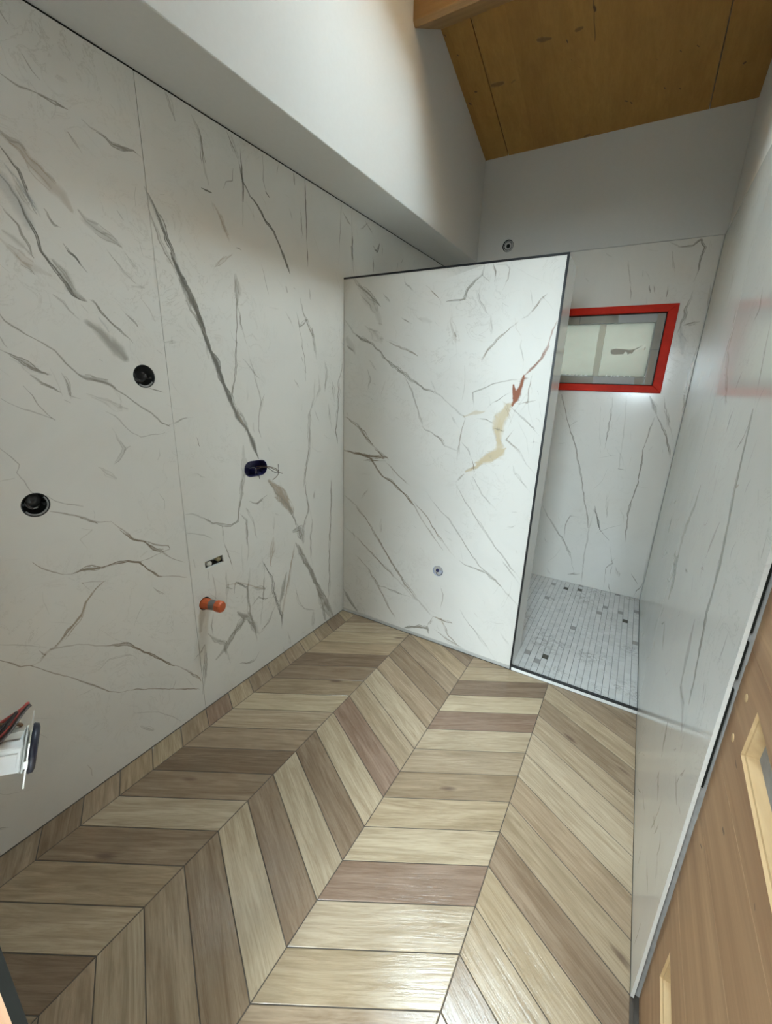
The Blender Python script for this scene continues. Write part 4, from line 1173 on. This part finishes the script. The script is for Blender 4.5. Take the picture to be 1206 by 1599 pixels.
pane = wpart('pane', MB().box(GX0, GX1, YB + 0.040, YB + 0.044, GZ0, GZ1), M['film'], label='pane clouded by a whitish protective film')
ty = sy0 - 0.0006
for (x0, x1, z0, z1, yy) in ((0.90, 1.08, 2.008, 2.058, ty), (1.085, 1.33, 2.010, 2.060, ty), (1.565, 1.606, 1.60, 1.83, ty), (1.563, 1.605, 1.835, 2.062, ty),
                             (0.95, 1.235, 1.600, 1.648, ty), (1.50, 1.555, 1.60, 1.652, ty)):
    wpart('tape_strip', MB().box(x0, x1, yy, yy + 0.0005, z0, z1), M['tape'])
wpart('tape_strip', MB().hexa([(1.222, YB + 0.0385, 1.640), (1.264, YB + 0.0385, 1.640), (1.264, YB + 0.0390, 1.640), (1.222, YB + 0.0390, 1.640),
                               (1.220, YB + 0.0385, 2.02), (1.262, YB + 0.0385, 2.02), (1.262, YB + 0.0390, 2.02), (1.220, YB + 0.0390, 2.02)]), M['tape'])
b = MB()
def patch(pl):
    k = len(b.v); b.v.extend([(x, YB + 0.0395, z) for x, z in pl] + [(x, YB + 0.0399, z) for x, z in pl]); n = len(pl)
    b.f.append(tuple(range(k, k + n))); b.f.extend([(k + i, k + (i + 1) % n, k + n + (i + 1) % n, k + n + i) for i in range(n)])
patch([(1.318, 1.815), (1.330, 1.802), (1.400, 1.804), (1.408, 1.822), (1.420, 1.818), (1.428, 1.800), (1.440, 1.812), (1.452, 1.806), (1.462, 1.826), (1.470, 1.838), (1.448, 1.836), (1.432, 1.832), (1.405, 1.838), (1.335, 1.842), (1.318, 1.832)])
patch([(1.466, 1.832), (1.500, 1.852), (1.492, 1.853), (1.470, 1.842)])
patch([(1.518, 1.832), (1.527, 1.834), (1.530, 1.850), (1.521, 1.851), (1.524, 1.842)])
local(w1, b).build('sticker_residue', M['residue'], w1)
for (x0, x1, z) in ((0.98, 1.10, 1.6565), (1.10, 1.19, 1.653), (1.30, 1.40, 1.652), (1.40, 1.47, 1.650)):   # scraps of film torn along the lower edge
    b = MB(); n = 12; up = [(x0 + (x1 - x0) * i / n, z + rnd.uniform(0.0, 0.010)) for i in range(n + 1)]; dn = [(x0 + (x1 - x0) * i / n, z - rnd.uniform(0.004, 0.012)) for i in range(n, -1, -1)]
    patch(up + dn); local(w1, b).build('film_scrap', M['white'], w1)

# ------------------------------------------------------------------ boxes and pipes left for the fittings
def round_box(center, r, depth, label, seed, rot):
    rr = random.Random(seed); y, z = center
    t = thing('wall_box', (0.0, y, z), label, 'junction box', 'round boxes sunk in the left wall')
    local(t, MB().lathe([(r, -0.002), (r - 0.0015, -0.0005), (r - 0.0035, -0.002), (r - 0.0035, -depth), (0.0, -depth)], (0, y, z), (1, 0, 0), 36)).build('cup', M['blackbox'], t, True)
    # bright ring on part of the mouth
    a0, a1 = rot; n = 18; b = MB()
    ring = [(-0.003, y + (r - 0.006) * math.cos(a0 + (a1 - a0) * i / n), z + (r - 0.006) * math.sin(a0 + (a1 - a0) * i / n)) for i in range(n + 1)]
    local(t, b.tube(ring, 0.0026, 8)).build('rim', M['greyrim'], t, True)
    for s in (-1, 1):
        c = (0, y + s * r * 0.72, z - s * r * 0.12)
        local(t, MB().lathe([(0.0045, -depth), (0.0045, -0.010), (0.002, -0.010), (0.0, -0.012)], c, (1, 0, 0), 12)).build('screw_post', M['blackbox'], t, True)
    for k in range(3):
        w0 = rr.uniform(0, 6.28); pts = [(-depth + 0.004 + 0.006 * i, y + r * 0.55 * math.cos(w0 + i * 0.9) * (1 - i * 0.08), z + r * 0.55 * math.sin(w0 + i * 0.9) * (1 - i * 0.08)) for i in range(6)]
        local(t, MB().tube(curve_pts(pts, 4), 0.0021, 6)).build('wire', M[('blackbox', 'cable_dark', 'greyrim')[k]], t, True)
    return t
round_box(BOX1, 0.0403, 0.045, 'black round wall box higher up the left wall, beside the slab joint', 3, (-2.2, -0.6))
t2 = round_box(BOX2, 0.0383, 0.045, 'black round wall box with a bright lower rim, lower and nearer on the left wall', 8, (-2.6, 0.7))
local(t2, MB().lathe([(0.0, -0.018), (0.019, -0.018), (0.021, -0.022), (0.021, -0.03)], (0, BOX2[0] + 0.003, BOX2[1] + 0.012), (1, 0, 0), 24)).build('blank_plug', M['blackbox'], t2, True)

# oval blue box with loose wires
t = thing('wall_box', (0.0, *OVAL), 'dark blue oval wall box with bare wires hanging out to the right', 'junction box')
so = stadium(*OVAL, 0.034, 0.0385, -0.03); si = stadium(*OVAL, 0.034, 0.0355, -0.03); n = len(so)
v = [(0.0012, a, c) for a, c in so] + [(0.0012, a, c) for a, c in si] + [(-0.045, a, c) for a, c in si]
f = [(k, (k + 1) % n, n + (k + 1) % n, n + k) for k in range(n)] + [(n + k, n + (k + 1) % n, 2 * n + (k + 1) % n, 2 * n + k) for k in range(n)] + [tuple(range(2 * n, 3 * n))]
b = MB(); b.v = v; b.f = f; local(t, b).build('cup', M['bluebox'], t)
b = MB().box(-0.044, -0.006, OVAL[0] - 0.003, OVAL[0] - 0.0005, OVAL[1] - 0.032, OVAL[1] - 0.006); local(t, b).build('divider', M['bluebox'], t)
for s in (-1, 1):
    local(t, MB().lathe([(0.004, -0.044), (0.004, -0.008), (0.0, -0.008)], (0, OVAL[0] + s * 0.030, OVAL[1] - 0.027 * s), (1, 0, 0), 12)).build('screw_post', M['bluebox'], t, True)
oy, oz = OVAL
W = [([(-0.03, oy + 0.03, oz), (0.01, oy + 0.055, oz + 0.004), (0.035, oy + 0.085, oz - 0.006), (0.05, oy + 0.10, oz - 0.022), (0.052, oy + 0.088, oz - 0.045), (0.048, oy + 0.06, oz - 0.062)], 'cable_brown'),
     ([(-0.03, oy + 0.02, oz - 0.006), (0.012, oy + 0.055, oz - 0.003), (0.04, oy + 0.085, oz - 0.028), (0.05, oy + 0.10, oz - 0.026), (0.052, oy + 0.098, oz + 0.012)], 'cable_dark'),
     ([(-0.03, oy + 0.025, oz - 0.012), (0.01, oy + 0.058, oz - 0.001), (0.035, oy + 0.088, oz - 0.014), (0.05, oy + 0.105, oz - 0.03), (0.056, oy + 0.122, oz - 0.038)], 'cable_brown')]
for pts, m in W: local(t, MB().tube(curve_pts(pts, 6), 0.0016, 6)).build('wire', M[m], t, True)
local(t, MB().tube(curve_pts([(-0.02, oy - 0.012, oz + 0.002), (-0.004, oy - 0.006, oz + 0.004), (0.0, oy, oz - 0.008), (-0.006, oy, oz - 0.026)], 6), 0.0013, 6)).build('wire', M['greyrim'], t, True)
local(t, MB().tube(curve_pts([(-0.01, oy + 0.008, oz - 0.02), (0.006, oy + 0.01, oz - 0.036), (0.012, oy + 0.008, oz - 0.052)], 5), 0.0014, 6)).build('wire', M['cable_dark'], t, True)

# slot with two water outlets
sy, sz = 1.145, 0.7355
t = thing('water_outlet', (0.0, sy, sz), 'rectangular slot cut in the left wall showing two capped water outlets', 'water outlet')
c4 = [(p[0], p[1]) for p in SLOT]
b = MB(); b.v = [(-0.011, *p) for p in c4] + [(-0.045, *p) for p in c4]; b.f = [(0, 1, 5, 4), (1, 2, 6, 5), (2, 3, 7, 6), (3, 0, 4, 7), (4, 5, 6, 7)]
local(t, b).build('recess', M['cavity'], t)
for k, (yy, zz, m) in enumerate(((1.128, 0.728, 'plugwhite'), (1.180, 0.735, 'brass'))):
    q = local(t, MB().lathe([(0.013, -0.045), (0.013, -0.014), (0.011, -0.012), (0.006, -0.012), (0.006, -0.006), (0.0, -0.005)], (0, yy, zz), (1, 0, 0), 16)).build('outlet_plug', M[m], t, True, label=('white plug' if k == 0 else 'dull brass plug'))
local(t, MB().box(-0.034, -0.026, 1.098, 1.195, 0.736, 0.750)).build('mounting_bracket', M['greyrim'], t)
local(t, MB().lathe([(0.006, -0.028), (0.006, -0.02), (0.0, -0.019)], (0, 1.108, 0.742), (1, 0, 0), 6)).build('bolt', M['brass'], t)

# orange drain pipe stub
py, pz = PIPE
t = thing('drain_pipe', (0.0, py, pz), 'orange capped drain pipe stub sticking out of the left wall', 'drain pipe')
ax = (1, 0.26, -0.02)
local(t, MB().lathe([(0.0, -0.03), (0.0265, -0.03), (0.0265, 0.018), (0.025, 0.026), (0.0235, 0.034)], (0, py, pz), ax, 10)).build('socket', M['orange'], t)
local(t, MB().lathe([(0.0235, 0.028), (0.0238, 0.034), (0.0225, 0.060), (0.0220, 0.064)], (0, py, pz), ax, 20)).build('tape_band', M['duct'], t, True, label='dark grey tape band')
local(t, MB().lathe([(0.0212, 0.058), (0.0262, 0.062), (0.0272, 0.068), (0.0272, 0.086), (0.0235, 0.094), (0.0, 0.096)], (0, py, pz), ax, 12)).build('end_cap', M['orange'], t)
local(t, MB().lathe([(0.0315, 0.0), (0.0315, -0.05)], (0, py, pz), (1, 0, 0), 24)).build('hole_lining', M['cavity'], t)

# small pale-blue box in the shower wall
px_, pz_ = PB
t = thing('wall_box', (px_, YP, pz_), 'small pale blue round box sunk low in the half-height shower wall', 'junction box')
local(t, MB().lathe([(0.0332, -0.0006), (0.0315, -0.0012), (0.0305, 0.001), (0.0285, 0.03), (0.0, 0.03)], (px_, YP, pz_), (0, 1, 0), 32)).build('cup', M['palebox'], t, True)
local(t, MB().lathe([(0.0, 0.006), (0.009, 0.006), (0.011, 0.010), (0.011, 0.03)], (px_ - 0.006, YP, pz_ - 0.002), (0, 1, 0), 20)).build('valve', M['bluebox'], t, True)
local(t, MB().box(px_ + 0.004, px_ + 0.026, YP + 0.006, YP + 0.028, pz_ - 0.016, pz_ + 0.004)).build('terminal', M['palebox'], t)
local(t, MB().tube(curve_pts([(px_ - 0.014, YP + 0.01, pz_ - 0.018), (px_ + 0.002, YP - 0.001, pz_ - 0.027), (px_ + 0.022, YP + 0.002, pz_ - 0.018), (px_ + 0.027, YP + 0.012, pz_ + 0.006)], 6), 0.0016, 6)).build('wire', M['cable_dark'], t, True)

# vent hole in the back wall plaster: shallow black cup paints its dark depth
hx, hz = HOLE
t = thing('wall_box', (hx, YB + 0.002, hz), 'dark round vent hole high in the white plaster of the back wall', 'junction box')
local(t, MB().lathe([(0.0408, -0.0008), (0.0385, -0.0014), (0.0375, 0.001), (0.036, 0.0085), (0.0, 0.0085)], (hx, YB + 0.002, hz), (0, 1, 0), 32)).build('cup', M['blackbox'], t, True)
local(t, MB().lathe([(0.0, 0.002), (0.012, 0.002), (0.014, 0.0085)], (hx, YB + 0.002, hz), (0, 1, 0), 18)).build('screw_post', M['rubber'], t, True)
local(t, MB().lathe([(0.026, 0.003), (0.028, 0.0015), (0.030, 0.003)], (hx, YB + 0.002, hz), (0, 1, 0), 32)).build('rim', M['blackbox'], t, True)

# light switch pulled out of the front wall, hanging from its wires
SW = Vector((0.915, 0.154, 1.042))
t = thing('light_switch', SW, 'unmounted white switch insert with metal plate hanging from its wires beside the doorway', 'light switch')
tilt = Matrix.Rotation(math.radians(-25), 4, 'Z') @ Matrix.Rotation(math.radians(-15), 4, 'X')
def sw(mb): mb.v = [tuple(tilt @ Vector(p)) for p in mb.v]; return mb
bevel(sw(MB().box(-0.021, 0.021, -0.050, -0.006, -0.021, 0.021)).build('housing', M['white'], t), 0.003)
sw(MB().box(0.0205, 0.0235, -0.034, -0.012, -0.010, 0.012)).build('clip', M['white'], t)
sw(MB().lathe([(0.0, -0.006), (0.030, -0.006), (0.0305, -0.004), (0.027, -0.002), (0.0, -0.002)], (0, 0, 0), (0, 1, 0), 32)).build('carrier', M['white'], t)
b = MB(); b.box(-0.035, 0.035, -0.0018, 0.0, -0.035, 0.035)
for s in (-1, 1): b.box(-0.006, 0.006, -0.004, 0.0006, s * 0.030 - 0.003, s * 0.030 + 0.003).box(s * 0.030 - 0.003, s * 0.030 + 0.003, -0.004, 0.0006, -0.006, 0.006)
sw(b).build('mounting_plate', M['metal'], t)
sw(MB().lathe([(0.031, 0.0), (0.0325, 0.002), (0.0315, 0.007), (0.026, 0.009), (0.0, 0.009)], (0, 0, 0), (0, 1, 0), 36)).build('rocker', M['navy'], t, True)
for s in (-1, 1):
    sw(MB().hexa([(-0.005, -0.012, s * 0.022), (0.005, -0.012, s * 0.022), (0.005, -0.008, s * 0.034), (-0.005, -0.008, s * 0.034), (-0.005, -0.040, s * 0.022), (0.005, -0.040, s * 0.022), (0.005, -0.036, s * 0.030), (-0.005, -0.036, s * 0.030)])).build('claw', M['metal'], t)
for pts, m, r in (([(0.004, -0.050, 0.022), (0.006, -0.028, 0.040), (0.004, -0.012, 0.058), (0.0, -0.004, 0.066), (-0.004, -0.014, 0.056), (-0.008, -0.050, 0.034), (-0.006, -0.098, 0.012)], 'cable_red', 0.0024),
                  ([(0.010, -0.046, 0.020), (0.012, -0.026, 0.040), (0.010, -0.008, 0.062), (0.008, 0.000, 0.068)], 'cable_dark', 0.0024),
                  ([(0.004, -0.048, 0.022), (0.004, -0.030, 0.042), (0.0, -0.018, 0.056), (-0.002, -0.030, 0.044), (-0.006, -0.098, 0.006)], 'cable_dark', 0.0026),
                  ([(-0.008, -0.022, 0.022), (-0.006, -0.018, 0.032), (-0.006, -0.034, 0.040), (-0.008, -0.060, 0.040), (-0.010, -0.098, 0.020)], 'cable_brown', 0.0026),
                  ([(-0.012, -0.040, 0.020), (-0.012, -0.052, 0.045), (-0.012, -0.075, 0.046), (-0.012, -0.098, 0.025)], 'cable_dark', 0.0026),
                  ([(-0.016, -0.030, 0.018), (-0.014, -0.040, 0.034), (-0.010, -0.056, 0.030), (-0.008, -0.066, 0.048), (-0.010, -0.098, 0.022)], 'cable_dark', 0.0030)):
    rz = Matrix.Rotation(math.radians(-25), 3, 'Z')
    pts = [tuple(rz @ (Vector(p) + Vector((0, 0.014, 0.006)))) if p[1] > -0.09 else p for p in pts]
    MB().tube(curve_pts(pts, 6), r, 8).build('wire', M[m], t, True)
local_box = MB().lathe([(0.034, 0.001), (0.031, 0.0015), (0.030, -0.002)], (0.0, -0.1005, 0.012), (0, 1, 0), 28).build('back_box', M['blackbox'], t, True)
